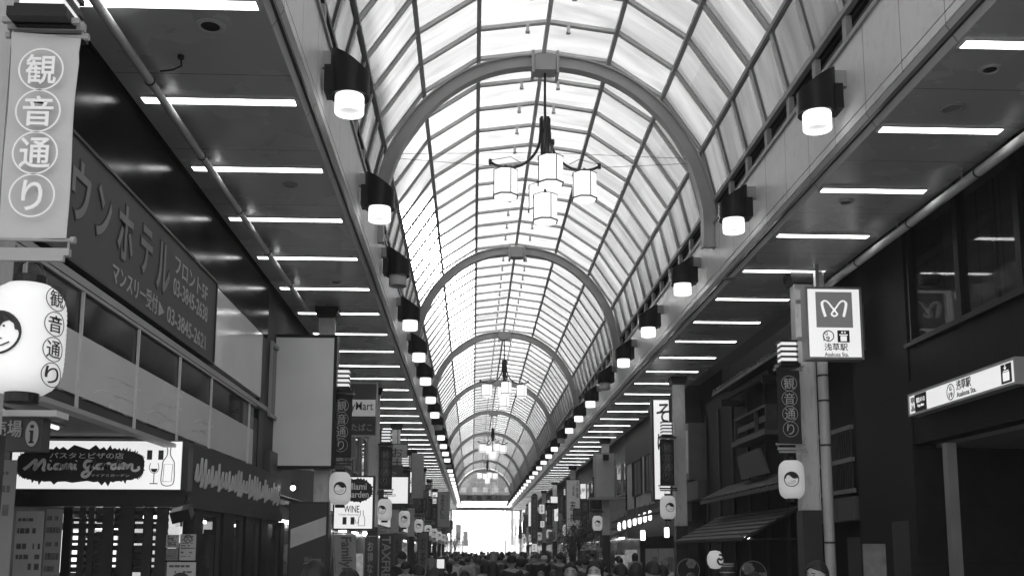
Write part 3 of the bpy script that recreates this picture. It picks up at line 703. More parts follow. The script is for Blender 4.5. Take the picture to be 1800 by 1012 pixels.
m.build('pale_lettering', M['lightbox'], t); m = MB(); m.fbox(fr, LW-.285, LW-.145, .07, .17, .006, .008); m.fbox(fr, LW-.275, LW-.155, .178, .19, .006, .008); m.text(fr, '↓', LW-.26, .2, LW-.2, .26, .006, .008, .02); m.build('train_pictogram', M['lightbox'], t)
m = MB(); m.ring(fr, 1.26, LH/2, .105, .012, .002, .005); m.text(fr, 'G', 1.23, LH/2+.015, 1.29, LH/2+.07, .002, .005, .02); m.text(fr, '19', 1.21, LH/2-.07, 1.31, LH/2-.005, .002, .005, .02)
m.text(fr, '浅草駅', 1.42, LH*.47, 1.80, LH*.47+.125, .002, .005, .015); m.text(fr, 'Asakusa Sta.', 1.42, .06, 1.92, .125, .002, .005, .01); m.build('lettering', M['ink'], t)
# notice board by the entrance, wall panels behind the downpipe, balcony railing
m = MB(); a = PY(1533, 985, 14.0); fr = Fr((a.x-.155, 13.9, 0)); m.fbox(fr, 0, .31, 0, PY(1533, 955, 13.9).z, -.03, 0); o = m.build('notice_panel', mat('scuffed_panel', .2, .6, var=.3, scale=6)); tag(o, 'pale scuffed standing panel in front of the dark pier', 'panel')
YA, YB = PX(1500, 800, XS).y+.02, PX(1440, 800, XS).y+.5
t = thing('balcony_railing', 'pale barred railing on the wall right of the downpipe', 'railing', (XS, YA, 3))
for yy_, in ((758,), (813,), (866,)):
    z = PX(1470, yy_, XS).z; m = MB(); m.box(XS-.03, XS+.03, YA, YB, z-.035, z+.035); m.build('rail', mat('rail_paint', .2, .5), t)
m = MB(); zt_ = PX(1470, 757, XS).z; zb2 = PX(1470, 868, XS).z
k = YA+.05
while k < YB: m.box(XS-.008, XS+.008, k-.012, k+.012, zb2, zt_); k += .11
m.build('baluster_screen', M['dark'], t)
t = thing('side_house', 'narrow dark house between the pier and the wooden tavern', 'house', (XS+1, YA, 0))
m = MB(); m.box(XS+.35, XS+4, YA, YB+.8, 0, 12); m.build('wall', M['darkwall'], t)
m = MB(); z0, z1 = PX(1470, 916, XS).z, PX(1470, 876, XS).z; m.box(XS-.02, XS+.34, YA, YA+.75, z0, z1); m.box(XS-.02, XS+.34, YA+.8, YB+.6, z0, z1); m.build('panel', mat('grey_apron', .09, .6), t)
m = MB(); m.box(XS+.1, XS+.34, YA+.1, YA+.7, 0, 2.0); m.build('door', mat('dark_door', .03, .4), t)
# ------------------------------------------------------------------ wooden tavern (right)
XT = 6.15; TY0, TY1 = YB+.82, 26.6
t = thing('wooden_tavern', 'old dark timber tavern with tiled eaves and a lattice window', 'tavern', (XT+1, 21, 0))
tv = t
m = MB(); m.box(XT, XT+4, TY0, TY1, 0, 5.6); m.build('wall', mat('tavern_boards', .02, .7, spec=.15, var=.35, scale=3, bump=.3, lines=(0, .42, .03)), t)
def eave(mb, x0, z0, x1, z1, ya, yb, rolls=True, th=.07):
    mb.prism([(x0, z0), (x1, z1), (x1, z1+th), (x0, z0+th)], ya, yb)
    y = ya+.12
    while rolls and y < yb: mb.tube([(x0, y, z0+th+.012), (x1, y, z1+th+.012)], .045, 6); y += .26
    return mb
ze = PX(1330, 646, 5.55).z
m = MB(); eave(m, 5.55, ze, XT+1.8, ze+.75, PX(1400, 607, 5.55).y-.8, PX(1262, 685, 5.55).y+.6); m.build('upper_roof', M['tile'], t)
m = MB(); m.box(5.72, 5.82, TY0, 23.4, ze-.16, ze-.06); m.box(5.62, XT, TY0+.1, TY0+.22, ze-.3, ze-.16); m.box(5.62, XT, 22.8, 22.92, ze-.3, ze-.16); m.build('eave_beam', M['wood'], t)
z2 = PX(1300, 872, 5.5).z
m = MB(); eave(m, 5.5, z2, XT, z2+.33, PX(1375, 860, 5.5).y, PX(1231, 886, 5.5).y); m.build('lower_roof', M['tile'], t)
m = MB()
y = TY0+.4
while y < TY1: m.box(XT-.05, XT-.002, y-.06, y+.06, 0, ze-.05); y += 1.35
m.build('timber_frame', M['wood'], t)
# lattice window
fr = F_right((5.85, PX(1292, 740, 5.85).y, PX(1292, 778, 5.85).z)); LW2 = PX(1292, 740, 5.85).y-PX(1348, 740, 5.85).y; LH2 = .52
wl = MB(); wl.frame(fr, 0, LW2, 0, LH2, -.3, .02, .05); wl.fbox(fr, LW2*.66, LW2*.66+.05, .05, LH2-.05, -.05, .02); wl = wl.build('lattice_window', M['wood2'], t)
m = MB(); m.fbox(fr, -.1, LW2+.1, -.1, -.005, -.3, .08); m.build('window_ledge', mat('ledge_wood', .10, .6), wl)
m = MB(); m.fbox(fr, .12, LW2*.6, .18, .30, -.06, -.02); m.fbox(fr, LW2*.74, LW2*.95, .2, .32, -.06, -.02); m.build('lattice_bar', mat('bar_wood', .085, .6), wl)
# leaning board
c = [PX(1295, 802, 5.75), PX(1332, 787, 5.75), PX(1349, 831, 5.75), PX(1303, 842, 5.75)]
m = MB(); m.add([p for p in c]+[p+Vector((.06, 0, 0)) for p in c], [(0, 1, 2, 3), (7, 6, 5, 4), (0, 4, 5, 1), (1, 5, 6, 2), (2, 6, 7, 3), (3, 7, 4, 0)])
tag(m.build('tilted_board', mat('tilted_board', .075, .7)), 'plain dark board tilted over the lower tiled roof of the tavern', 'board')
# slatted awning
t = thing('slatted_awning', 'sloping slatted wooden awning over the tavern front', 'awning', (5.4, 21, 2))
ya, yb = 18.9, 25.2; xa_, za_ = 4.97, 1.985; xb_, zb_ = 6.1, 2.60
m = MB(); n = 7
for i in range(n):
    u0, u1 = i/n, (i+1)/n; x0, x1 = xa_+(xb_-xa_)*u0, xa_+(xb_-xa_)*u1+.03; z0, z1 = za_+(zb_-za_)*u0+.025, za_+(zb_-za_)*u1
    m.prism([(x0, z0), (x1, z1), (x1, z1+.018), (x0, z0+.018)], ya, yb)
m.build('slats', mat('awning_slats', .12, .6, var=.2, scale=3, stretch=(1, .1, 1)), t)
m = MB(); m.tube([(xb_, ya+.1, 2.0), (xa_+.1, ya+.1, za_)], .02, 6); m.tube([(xb_, yb-.1, 2.0), (xa_+.1, yb-.1, za_)], .02, 6); m.tube([(xa_+.02, ya, za_-.01), (xa_+.02, yb, za_-.01)], .025, 6); m.tube([(xa_+.02, ya+.01, za_-.01), (xb_, ya+.01, zb_-.02)], .025, 6); m.build('frame', M['wood'], t)
def bulb(x, y, Y, r, label, cat='lamp'):
    p = PY(x, y, Y); t = thing('clip_lamp', label, cat, p); m = MB(); m.lathe([(.01, -r), (r*.8, -r*.6), (r, 0), (r*.8, r*.6), (.01, r)], p, 12); m.build('bulb', M['strip'], t, True)
    m = MB(); m.lathe([(r*.5, r*.8), (r*.5, r*2.2)], p, 10); m.tube([p+Vector((0, 0, r*2)), p+Vector((0, .3, r*2.6))], .01, 5); m.build('holder', M['dark'], t)
bulb(1315, 943, 18.95, .033, 'bright bare bulb under the front corner of the slatted awning')
bulb(1310, 944, 18.98, .018, 'tiny dim bulb beside the bright one under the slatted awning')
bulb(515, 857, 17.4, .045, 'bright bulb beside the script fascia of the corner restaurant')
bulb(641, 937, 21.0, .05, 'bright lamp over the flags below the wine sign')
# fans, crescent lantern, tub outside the tavern
def fan(x, y, r, Y, label, fl):
    p = PY(x, y, Y); R_ = r*Y/1800; fr = Fr(p); t = thing('round_fan', label, 'fan', p, 'round flower fans by the tavern')
    m = MB(); m.disc(fr, 0, 0, R_, -.01, 0, 36); m.build('fan_face', M['black'], t)
    m = MB(); m.ring(fr, 0, 0, R_, R_*.045, 0, .006, 36); m.build('rim', M['greyink'], t)
    for (a, b, q) in fl:
        m = MB()
        for k in range(6): m.disc(fr, a*R_+q*R_*.6*math.cos(k*PI/3), b*R_+q*R_*.6*math.sin(k*PI/3), q*R_*.5, .002, .006, 10)
        m.disc(fr, a*R_, b*R_, q*R_*.5, .004, .008, 10); fo = m.build('flower', mat('flower_print', .24, .6), t)
        m = MB(); m.ring(fr, a*R_, b*R_, q*R_*.3, q*R_*.1, .009, .01, 12); m.build('flower_heart', M['dark'], fo)
    m = MB(); m.fbox(fr, -.012, .012, -p.z, -R_, -.01, .004); m.build('stand', M['wood'], t)
fan(1210, 1001, 20, 19.3, 'round black fan with a pale flower at its upper right, by the tavern', [(.25, .55, .4)])
fan(1324, 1009, 24, 17.6, 'larger round black fan with two pale flowers, by the tavern', [(-.35, .42, .42), (.65, -.3, .45)])
p = PY(1257, 983, 18.6); t = thing('ball_lantern', 'white ball lantern with a dark brushed swirl by the tavern door', 'lantern', p)
m = MB(); m.lathe([(.02, -.165), (.09, -.15), (.135, -.08), (.148, 0), (.135, .08), (.09, .15), (.02, .165)], p, 24); m.build('paper_body', M['paperdim'], t, True)
fr = Fr((0, 0, 0)); m = MB(); m.stroke(fr, spline([(.01, .09), (.08, .08), (.10, .03), (.05, .0), (.0, .02), (-.02, -.03), (.02, -.08), (.09, -.075)], 4), .034, .002, .006); m = wrap(m, .15, .2); m.v = [q+p for q in m.v]; m.build('swirl', M['ink'], t)
m = MB(); m.tube([p+Vector((0, 0, -.16)), Vector((p.x, p.y, 0))], .012, 6); m.build('stand', M['dark'], t)
p = PY(1278, 1000, 18.6); t = thing('wooden_tub', 'banded wooden tub right of the white ball lantern', 'tub', p); m = MB(); m.lathe([(.12, -.16), (.13, .12), (.115, .12), (.11, -.1)], p, 20); m.build('staves', M['wood2'], t)
for z in (-.05, .06, .1): m = MB(); m.lathe([(.131, z-.008), (.133, z+.008)], p, 20); m.build('hoop', M['lightink'], t)
m = MB(); m.box(p.x-.15, p.x+.15, p.y-.15, p.y+.15, 0, p.z-.16); tag(m.build('tub_stand', M['wood']), 'dark wooden block under the banded tub by the tavern', 'stand')
# ------------------------------------------------------------------ gap house with posters, plaster house
t = thing('narrow_shop', 'narrow dark shop with pale posters between the second column and the tavern', 'shop', (7, 28, 0))
m = MB(); m.box(6.6, 10, TY1+.02, 29.2, 0, 11); m.build('wall', M['darkwall'], t)
z0, z1 = PX(1215, 842, 6.0).z, PX(1215, 740, 6.0).z
m = MB(); m.box(5.98, 6.59, 28.1, 29.0, z0, z1); m.build('poster_bay', mat('poster_bay', .16, .6), t)
m = MB(); m.box(5.972, 5.978, 28.2, 28.9, z0+.2, z1-.2); m.build('poster', M['paperposter'], t)
m = MB(); m.box(5.9, 6.59, TY1+.1, 29.0, z0-.6, z0-.1); m.build('sign_band', mat('sign_band', .1, .6), t)
m = MB(); m.box(6.0, 6.59, 28.0, 29.0, 2.6, z0-.62); m.build('lower_band', M['wood'], t)
XP = 5.95; PYA, PYB = 29.3, 39.6
t = thing('plaster_house', 'two-storey house with pale plaster and dark timber above a row of lamps', 'house', (XP+1, 34, 0))
zp0, zp1 = PX(1125, 890, XP).z, PX(1125, 812, XP).z
m = MB(); m.box(XP, XP+4, PYA, PYB, zp0, zp1+.15); m.build('plaster_wall', M['plaster'], t)
m = MB(); m.box(XP-.03, XP+4, PYA, PYB, zp1+.155, 9); m.build('upper_wall', mat('upper_timber', .05, .6, var=.2, lines=(0, .5, .03)), t)
m = MB()
for y in (PYA+.06, 31.6, 33.1, PYB-2.2, PYB-.1): m.box(XP-.04, XP-.002, y-.08, y+.08, zp0, zp1+.15)
m.build('timber_frame', M['wood'], t)
for y0, y1 in ((PX(1129, 830, XP).y, PX(1114, 830, XP).y), (PX(1148, 830, XP).y, PX(1136, 830, XP).y)):
    wm = MB(); wm.box(XP-.035, XP-.003, y0, y1, zp0+.45, zp1+.1); wo = wm.build('window', G_DARK, t)
    m = MB(); m.frame(Fr((XP-.05, 0, 0), (0, 1, 0)), y0-.05, y1+.05, zp0+.4, zp1+.14, -.02, .03, .05); m.box(XP-.045, XP-.036, (y0+y1)/2-.03, (y0+y1)/2+.03, zp0+.45, zp1+.1); m.build('window_frame', M['wood2'], wo)
m = MB(); eave(m, 5.35, zp0-.5, XP, zp0-.22, PYA, PYB, False, .05); m.build('canopy_board', M['wood'], t)
m = MB(); m.box(XP+.02, XP+4, PYA, PYB, 2.25, zp0-.004); m.build('lintel', mat('lintel', .09, .6), t)
m = MB(); m.box(XP+.5, XP+4, PYA, PYB, 0, 2.245); m.build('shop_recess', M['darkwall'], t)
for (a, b, g_) in ((30.8, 33.4, .2), (33.5, 36.0, .2)):
    dm = MB(); dm.box(XP+.1, XP+.14, a, b, 0, 1.86); do = dm.build('sliding_door', mat('pale_door', .4, .6), t)
    m = MB()
    for k in range(4): m.box(XP+.094, XP+.099, a+.2+.25*k, a+.3+.25*k, .6, 1.6)
    m.build('door_slot', M['dark'], do)
for i in range(7):
    x = 1088.5+i*9.0; Y = 5.5*1800/(x-830); p = PX(x, 934-(x-1060)*.36+1, 5.5)
    t = thing('row_lamp', '%s bright paper lamp from the left in the row under the plaster house' % nth(i+1), 'lamp', p, 'row of bright lamps under the plaster house')
    m = MB(); m.lathe([(.035, -.15), (.056, -.12), (.06, .05), (.036, .15)], p, 12); m.build('shade', mat('row_lamp_glow', .8, .6, emit=.7, var=.02), t, True)
    m = MB(); m.lathe([(.036, .151), (.036, .19)], p, 10); m.tube([p+Vector((0, 0, .19)), p+Vector((0, 0, .42))], .008, 5); m.build('cap', M['dark'], t)
for x, y, lab in ((1130, 940, 'hanging tube lamp left of the second right-hand column'), (1172, 935, 'hanging tube lamp beside the second right-hand column')):
    p = PY(x, y, 28.5); t = thing('hanging_lamp', 'bright '+lab, 'lamp', p); m = MB(); m.lathe([(.06, -.14), (.07, -.1), (.07, .1), (.055, .14)], p, 12); m.build('shade', mat('row_lamp_glow', .8), t, True)
    m = MB(); m.tube([p+Vector((0, 0, .13)), p+Vector((0, 0, .6))], .008, 5); m.build('cord', M['dark'], t)
# ------------------------------------------------------------------ projecting signs, right side
t, fr, W_, H_ = sign('soba_sign', 'tall lit white sign with brushed characters behind the second right banner', 'sign', (1150, 702, 1177, 876), 26.9, .3, BL, M['dark'], .05, [('そ', 1155, 708, 1180, 742, M['ink']), ('ば', 1156, 760, 1176, 790, M['ink'])])
t, fr, W_, H_ = sign('blank_sign_box', 'blank pale box sign with a small dark lamp jutting out by the third right column', 'sign', (1047, 797, 1079, 872), 39.9, .5, mat('pale_box', .52, .5, emit=0.0, var=.06), M['steel'], .03)
m = MB(); m.fbox(fr, W_*.4, W_*.7, H_*.84, H_*.97, .02, .2); m.build('lamp_bracket', M['black'], t)
m = MB(); m.fbox(fr, -.3, W_+.6, -.12, -.035, -.4, .1); m.build('shelf', M['steel'], t)
sign('tall_shop_sign', 'tall grey sign board with three large brushed characters', 'sign', (996, 843, 1019, 944), 52.5, .18, mat('grey_sign_board', .42, .6, emit=.03), M['dark'], .04,
     [('|志梅や', 1002, 878, 1012, 940, M['ink']), ('|天麩羅', 1013, 846, 1017, 875, M['ink']), ('|浅草', 1006, 853, 1010, 872, M['ink'])])
t, fr, W_, H_ = sign('lobed_shop_sign', 'narrow dark sign with lobed top and pale outline behind the right lanterns', 'sign', (935, 872, 944, 950), 74.0, .2, mat('dark_sign', .09, .6), mat('pale_rim', .26, .5), .05, [('|浅草大黒家天麩羅', 937, 876, 942, 946, mat('pale_char', .3))])
m = MB(); m.disc(fr, W_/2, H_+.04, W_*.55, -.15, 0, 16); m.disc(fr, W_/2, -.04, W_*.55, -.15, 0, 16); m.build('lobe', mat('dark_sign', .09), t)
sign('lit_strip_sign', 'slim lit white sign left of the lobed sign', 'sign', (929, 882, 933, 924), 78.0, .15, BL, M['dark'], .03)
sign('gable_sign', 'small white panel jutting out near the fifth right column', 'sign', (968, 872, 980, 884), 63.0, .2, BL, M['dark'], .04)
sign('shop_name_board', 'dark board beside the small white panel on the right', 'sign', (960, 884, 979, 893), 62.0, .15, M['darkwall'], M['dark'], .03, [('浅草とんかつ', 961, 886, 978, 892, M['greyink'])])
sign('pale_hanging_board', 'pale hanging board low on the right near the white lanterns', 'sign', (965, 934, 975, 947), 60.0, .1, mat('pale_hang', .33), M['dark'], .02, [('天', 968, 937, 972, 944, M['ink'])])
sign('oval_lantern_sign', 'white upright sign with dark characters below the lobed sign', 'sign', (935, 955, 944, 969), 73.0, .15, M['lightboxdim'], M['dark'], .02, [('|天丼', 937, 957, 941, 967, M['ink'])])
sign('station_side_board', 'small dull board under the third right column sign', 'sign', (1056, 915, 1070, 960), 41.2, .1, mat('dull_board', .11), M['dark'], .02)
# ================================================================== left side: hotel building, restaurant
XH = -3.46
t = thing('hotel_building', 'gloss black clad building carrying the hotel sign on the left', 'building', (XH-2, 8, 0))
m = MB(); m.box(XH-4, XH, 4.5, 17.0, 5.27, 14); m.build('black_cladding', M['blackwall'], t)
m = MB(); m.box(XH-4, XH-.25, 4.5, 17.0, 3.93, 5.265); m.box(XH-.25, XH-.02, 16.62, 17.0, 3.0, 5.265); m.build('recessed_wall', M['black'], t)
m = MB(); m.box(XH-.24, XH+.01, 13.34, 16.55, 4.2, 5.24); m.build('pale_panel', mat('pale_gloss_panel', .75, .12, var=.06, scale=.9), t)
m = MB(); m.box(XH-.1, XH+.05, 4.5, 17.0, 4.03, 4.10); m.build('ledge', M['steel'], t)
m = MB(); m.box(XH-4, XH-.3, 4.5, 11.2, 2.98, 3.92); m.build('dark_floor_band', M['black'], t)
# hotel sign
fr = F_left((XH+.06, 6.3, 4.175)); LW = 13.26-6.3; LH = 5.225-4.175
t = thing('hotel_sign', 'long grey hotel sign board with big outlined characters on the left wall', 'sign', fr(LW/2, 0, 0))
m = MB(); m.fbox(fr, 0, LW, 0, LH, -.3, 0); m.build('panel', mat('hotel_sign_panel', .12, .65, spec=.1, var=.06, scale=1.2), t)
m = MB(); m.frame(fr, -.02, LW+.03, -.03, LH+.03, -.3, .02, .03); m.build('frame', M['dark'], t)
def onL(xl, yb, xr, yt, X=XH+.06):
    a = PX(xl, yb, X); b = PX(xr, yt, X); return a.y-fr.o.y, a.z-fr.o.z, b.y-fr.o.y, b.z-fr.o.z
big = [('タ', 73, 318, 117, 228), ('ウ', 121, 376, 160, 302), ('ン', 166, 410, 196, 345), ('ホ', 203, 447, 235, 375), ('テ', 244, 475, 268, 410), ('ル', 272, 504, 299, 440)]
m = MB(); s2 = MB()
for c, xl, yb, xr, yt in big:
    a0, b0, a1, b1 = onL(xl, yb, xr, yt); s2.text(fr, c, a0-.02, b0-.02, a1+.03, b1+.02, .002, .006, .05); m.text(fr, c, a0, b0, a1, b1, .008, .014, .02)
s2.build('letter_outline', mat('outline_grey', .02, .5), t); m.build('large_lettering', mat('hotel_letters', .25, .6, spec=.2), t)
m = MB()
for s_, xl, yb, xr, yt in (('フロント5F', 306, 478, 365, 496), ('03-3845-2638', 303, 516, 364, 546), ('マンスリー受付', 196, 495, 276, 532), ('▶', 278, 545, 288, 545-2), ('03-3845-2621', 292, 565, 361, 588)):
    a0, b0, a1, b1 = onL(xl, yb, xr, yt)
    if s_ == '▶': m.poly(fr, [(a0, b0-.06), (a1, b0+.02), (a0, b0+.1)], .003, .008); m.build('arrow', mat('hotel_small_letters', .42, .6), t); m = MB(); continue
    hgt = {'フロント5F': .21, '03-3845-2638': .2, 'マンスリー受付': .21, '03-3845-2621': .19}[s_]
    m.text(fr, s_, a0, b0, a1, b0+hgt, .003, .008, .012); m.build('small_lettering', mat('hotel_small_letters', .42, .6), t); m = MB()
# glass canopy front
XG = -3.3; gy0, gy1 = 4.5, PX(442, 832, XG).y; gz0, gz1 = 2.885, 3.925
zmid = PX(116, 574, XG).z
t = thing('glass_canopy', 'long canopy front of dark glass with a frosted grey lower band', 'canopy', (XG, 10, gz0))
m = MB(); m.box(XG-.012, XG, gy0, gy1, gz0+.13, gz1-.03); m.build('glass', glass('smoke_glass', .03, .05, .35), t)
m = MB(); m.box(XG+.001, XG+.006, gy0, gy1-.02, gz0+.14, zmid); m.build('frosted_band', mat('frosted_film', .62, .25, var=.08, scale=.7), t)
m = MB(); m.box(XG-.08, XG+.05, gy0, gy1+.05, gz0-.02, gz0+.02); m.box(XG-.05, XG+.03, gy0, gy1+.05, gz1-.03, gz1); m.build('rail', M['steel'], t)
m = MB(); m.box(XG-.02, XG-.013, gy0, gy1, gz0+.025, gz0+.125); m.build('kick_strip', M['dark'], t)
for px_ in (30, 137.5, 240.5, 316, 373, 441):
    y = PX(px_, 600, XG).y; m = MB(); m.box(XG+.007, XG+.03, y-.014, y+.014, gz0+.021, gz1-.031); m.build('post', M['pipe'], t)
m = MB(); m.box(-5.4, XG-.09, gy0, gy1, gz0+.09, gz0+.12); m.build('ceiling', mat('canopy_ceiling', .10, .5), t)
m = MB(); m.box(-4.6, XG-.4, gy0, gy1, gz1-.06, gz1+.0); m.build('top_cover', M['black'], t)
m = MB(); fg = F_left((XG+.007, 0, 0)); rr = random.Random(3)
for y0_ in (8.9, 9.35, 10.4, 10.8, 11.9, 12.2):
    for k in range(2):
        z = gz0+.2+.14*k+rr.random()*.05; a = y0_+.2*k
        m.stroke(fg, spline([(a, z), (a+.15, z+.05), (a+.35, z+.07), (a+.62, z+.05)], 4), .012, .001, .002)
m.build('wave_pattern', mat('wave_print', .65, .4), t)
m = MB(); rr = random.Random(5)                            # curtains hanging behind the glass
y = gy0
while y < 12.6:
    wv = .1+.12*rr.random(); m.box(XG-.25-.05*rr.random(), XG-.22, y, y+wv, zmid-.1, gz1-.07); y += wv+.03*rr.random()
m.build('curtain', mat('curtain_cloth', .09, .8, var=.5, scale=2), t)
a = PX(165, 738, -3.9); t = thing('tube_lamp', 'short dim tube lamp under the glass canopy ceiling', 'lamp', (-4.1, 9.3, gz0+.06)); m = MB(); m.tube([(-4.1, 8.9, gz0+.055), (-4.1, 10.2, gz0+.055)], .018, 8); m.build('tube', mat('tube_dim', .7, .5, emit=.5), t)
m = MB(); m.box(-4.14, -4.06, 8.8, 10.3, gz0+.07, gz0+.089); m.build('batten', M['steel'], t)
# corner restaurant
t = thing('corner_restaurant', 'dark corner restaurant with lattice doors, side windows and script fascia', 'restaurant', (-4, 12, 0))
YF = 11.36; XSD = -3.14
m = MB(); m.box(-5.6, XSD-.35, YF+.02, 16.6, 2.98, 3.85); m.build('upper_wall', M['black'], t)
m = MB(); m.box(-5.6, XSD, YF-.02, YF+.3, 2.22, 2.40); m.build('header', M['black'], t)
m = MB(); m.box(-6.2, -5.02, 9.5, YF+.5, 0, 2.95); m.build('side_pier', mat('side_pier', .07, .6), t)
m = MB(); m.box(XSD-.12, XSD, YF+.31, 17.0, 2.36, 2.40); m.box(XSD-.1, XSD-.02, YF+.31, 17.0, 2.404, 2.96); m.build('side_fascia', mat('side_fascia', .03, .5, var=.4, scale=6), t)
m = MB(); m.box(XSD-.14, XSD+.02, YF+.05, 17.02, 2.22, 2.355); m.build('side_lintel', M['dark'], t)
fs = F_left((XSD-.018, 0, 0)); m = MB(); rr = random.Random(11)          # looping script letters
y = 11.75
while y < 16.75:
    h = .16+.1*rr.random(); s0 = .1+.03*rr.random(); big_ = rr.random() < .22 or 13.95 < y < 14.1
    if big_: h = .34
    zc = 2.6-.0*y; w_ = .15+.1*rr.random()
    P_ = [(y, zc-.06), (y+w_*.3, zc+h*.5), (y+w_*.5, zc+h*.55), (y+w_*.45, zc-h*.2), (y+w_*.25, zc-h*.35), (y+w_*.7, zc-h*.3), (y+w_, zc+h*.1)]
    m.stroke(fs, spline(P_, 4), .015 if not big_ else .021, .002, .02); y += w_*.92
m.build('script_lettering', mat('script_metal', .5, .4), t)
# side windows
for a_, b_ in ((344, 358), (394, 413), (433, 445), (461, 472), (495, 501)):
    y0, y1 = PX(a_, 900, XSD).y, PX(b_, 900, XSD).y; m = MB(); m.box(XSD-.14, XSD, y0, y1, 0, 2.218); m.build('window_pillar', M['black'], t)
for a_, b_ in ((358, 394), (413, 433), (445, 461), (472, 495)):
    y0, y1 = PX(a_, 900, XSD).y+.003, PX(b_, 900, XSD).y-.003; m = MB(); m.box(XSD-.08, XSD-.07, y0, y1, .5, 2.21); wo = m.build('window', G_CLEAR, t)
    m = MB(); m.frame(Fr((XSD-.06, 0, 0), (0, 1, 0)), y0, y1, .45, 2.215, -.02, .03, .05); m.build('window_frame', M['dark'], wo)
    m = MB(); m.box(XSD-.085, XSD-.081, y0+.06, y1-.1, .9, 1.95); m.build('window_poster', mat('window_poster', .13, .6, var=.6, scale=2.5), wo)
m = MB(); m.box(-5.6, -5.5, YF, 17, 0, 2.95); m.box(-5.5, XSD-.2, 16.8, 17, 0, 2.95); m.build('inner_wall', mat('inner_wall', .11, .7, var=.4), t)
m = MB(); rr = random.Random(2)
for i in range(26):
    x = -5.3+rr.random()*1.6; z = .9+rr.random()*1.2; y = 12.6+rr.random()*3; m.box(x, x+.12+.2*rr.random(), y, y+.2, z, z+.06+.16*rr.random())
m.build('glowing_shelf_goods', mat('glowing_shelf_goods', .5, .6, emit=.12, var=.6, scale=3), t)  # goods glow a little, standing in for lit shelves
for (x, y, z) in ((-3.75, 12.3, 2.12), (-3.6, 13.6, 2.1), (-4.4, 12.6, 2.0), (-3.5, 15.3, 2.1)):
    m = MB(); m.box(x-.12, x+.12, y-.03, y+.03, z, z+.035); m.build('inside_lamp', mat('inside_lamp', .8, .5, emit=3.5), t)
m = MB(); m.box(-4.72, -4.5, 12.0, 12.03, 1.5, 1.98); m.box(-4.2, -4.08, 12.0, 12.03, 1.52, 1.95); m.build('lit_poster', mat('lit_poster', .5, .6, emit=.4, var=.7, scale=4), t)
# lattice door
x0, x1 = PY(108, 950, YF).x, PY(292, 950, YF).x
lat = MB(); k = 0; x = x0
for x, w_ in ((x0, .10), (x0+.17, .07), (x0+.27, .06), (x0+.42, .12), (x0+.6, .16), (x0+.86, .1), (x0+1.0, .06), (x1-.06, .06)): lat.box(x, x+w_, YF+.01, YF+.05, 0, 2.218)
z = 1.36
while z < 2.2: lat.box(x0, x1, YF+.052, YF+.066, z, z+.035+.02*((int(z*50)) % 3 == 0)); z += .078
lat.build('lattice_door', M['black'], t)
xc0, xc1 = PY(292, 950, YF).x, XSD
m = MB(); m.box(xc0, xc1, YF, YF+.1, 0, 1.62); m.build('corner_panel', M['dark'], t)
# restaurant sign
t, fr, W_, H_ = sign('restaurant_sign', 'white lit restaurant sign with lettering on a ragged black patch, wine glass and bottle', 'sign', (21, 774.5, 320, 859), 11.3, .2, M['lightbox'], M['dark'], .012)
u = W_/299.0; rr = random.Random(4); P_ = []
for k in range(150):
    q = 2*PI*k/150; c_, s_ = math.cos(q), math.sin(q); ex = .55
    a = 119*u+112*u*math.copysign(abs(c_)**ex, c_); b = 42*u+30*u*math.copysign(abs(s_)**ex, s_)
    j = (rr.random()*7-1)*u if k % 2 == 0 else -2*u*rr.random()
    P_.append((a+j*.4*c_+2*u, b+j*(1 if s_ > 0 else -1)*abs(s_)+j*.3*s_))
m = MB(); m.poly(fr, P_, .002, .006); m.build('ragged_patch', M['ink'], t)
m = MB(); m.text(fr, 'パスタとピザの店', 66*u, 54*u, 196*u, 65*u, .008, .011, .01); m.text(fr, 'マイアミガーデン', 140*u, 22*u, 208*u, 27*u, .008, .011); m.build('small_lettering', M['white'], t)
m = MB()
def ss(P, w_=4.6): m.stroke(fr, [(a*u, b*u) for a, b in spline(P, 4)], w_*u, .008, .012)
ss([(22, 34), (30, 40), (38, 48), (43, 51), (42, 42), (41, 34), (48, 43), (56, 52), (58, 44), (56, 35), (60, 33)], 5.5)      # M
ss([(66, 45), (65, 37), (69, 35), (72, 38)]); ss([(68, 49), (69, 51)], 4)                                                     # i
ss([(84, 44), (77, 43), (76, 36), (82, 37), (85, 44), (84, 36), (88, 36)])                                                    # a
ss([(91, 44), (91, 36), (94, 42), (98, 44), (98, 36), (101, 42), (105, 44), (105, 37), (108, 36)])                            # m
ss([(112, 45), (111, 37), (115, 36)]); ss([(113, 49), (114, 51)], 4)                                                          # i
m.build('large_lettering', M['white'], t); m = MB()
ss([(141, 49), (132, 50), (128, 42), (133, 37), (140, 42), (141, 48), (140, 34), (134, 23), (126, 23), (127, 29), (138, 34), (147, 38)], 5.5)   # g
ss([(158, 44), (151, 43), (150, 37), (156, 37), (159, 44), (158, 37), (162, 37)])                                             # a
ss([(165, 45), (166, 37), (166, 42), (170, 46), (174, 44)])                                                                   # r
ss([(184, 44), (177, 43), (176, 37), (182, 37), (186, 44), (189, 52), (187, 42), (188, 37), (191, 37)])                       # d
ss([(193, 41), (199, 43), (198, 46), (194, 44), (193, 38), (199, 37)])                                                        # e
ss([(203, 45), (203, 37), (207, 43), (212, 44), (212, 36), (217, 33), (224, 36), (223, 41)])                                  # n
m.build('large_lettering', M['white'], t)
m = MB(); m.fbox(fr, 237*u, 246*u, 53*u, 70*u, .002, .005); m.fbox(fr, 257*u, 266*u, 53*u, 70*u, .002, .005); m.build('flag_stripe', mat('flag_grey', .07, .6), t)
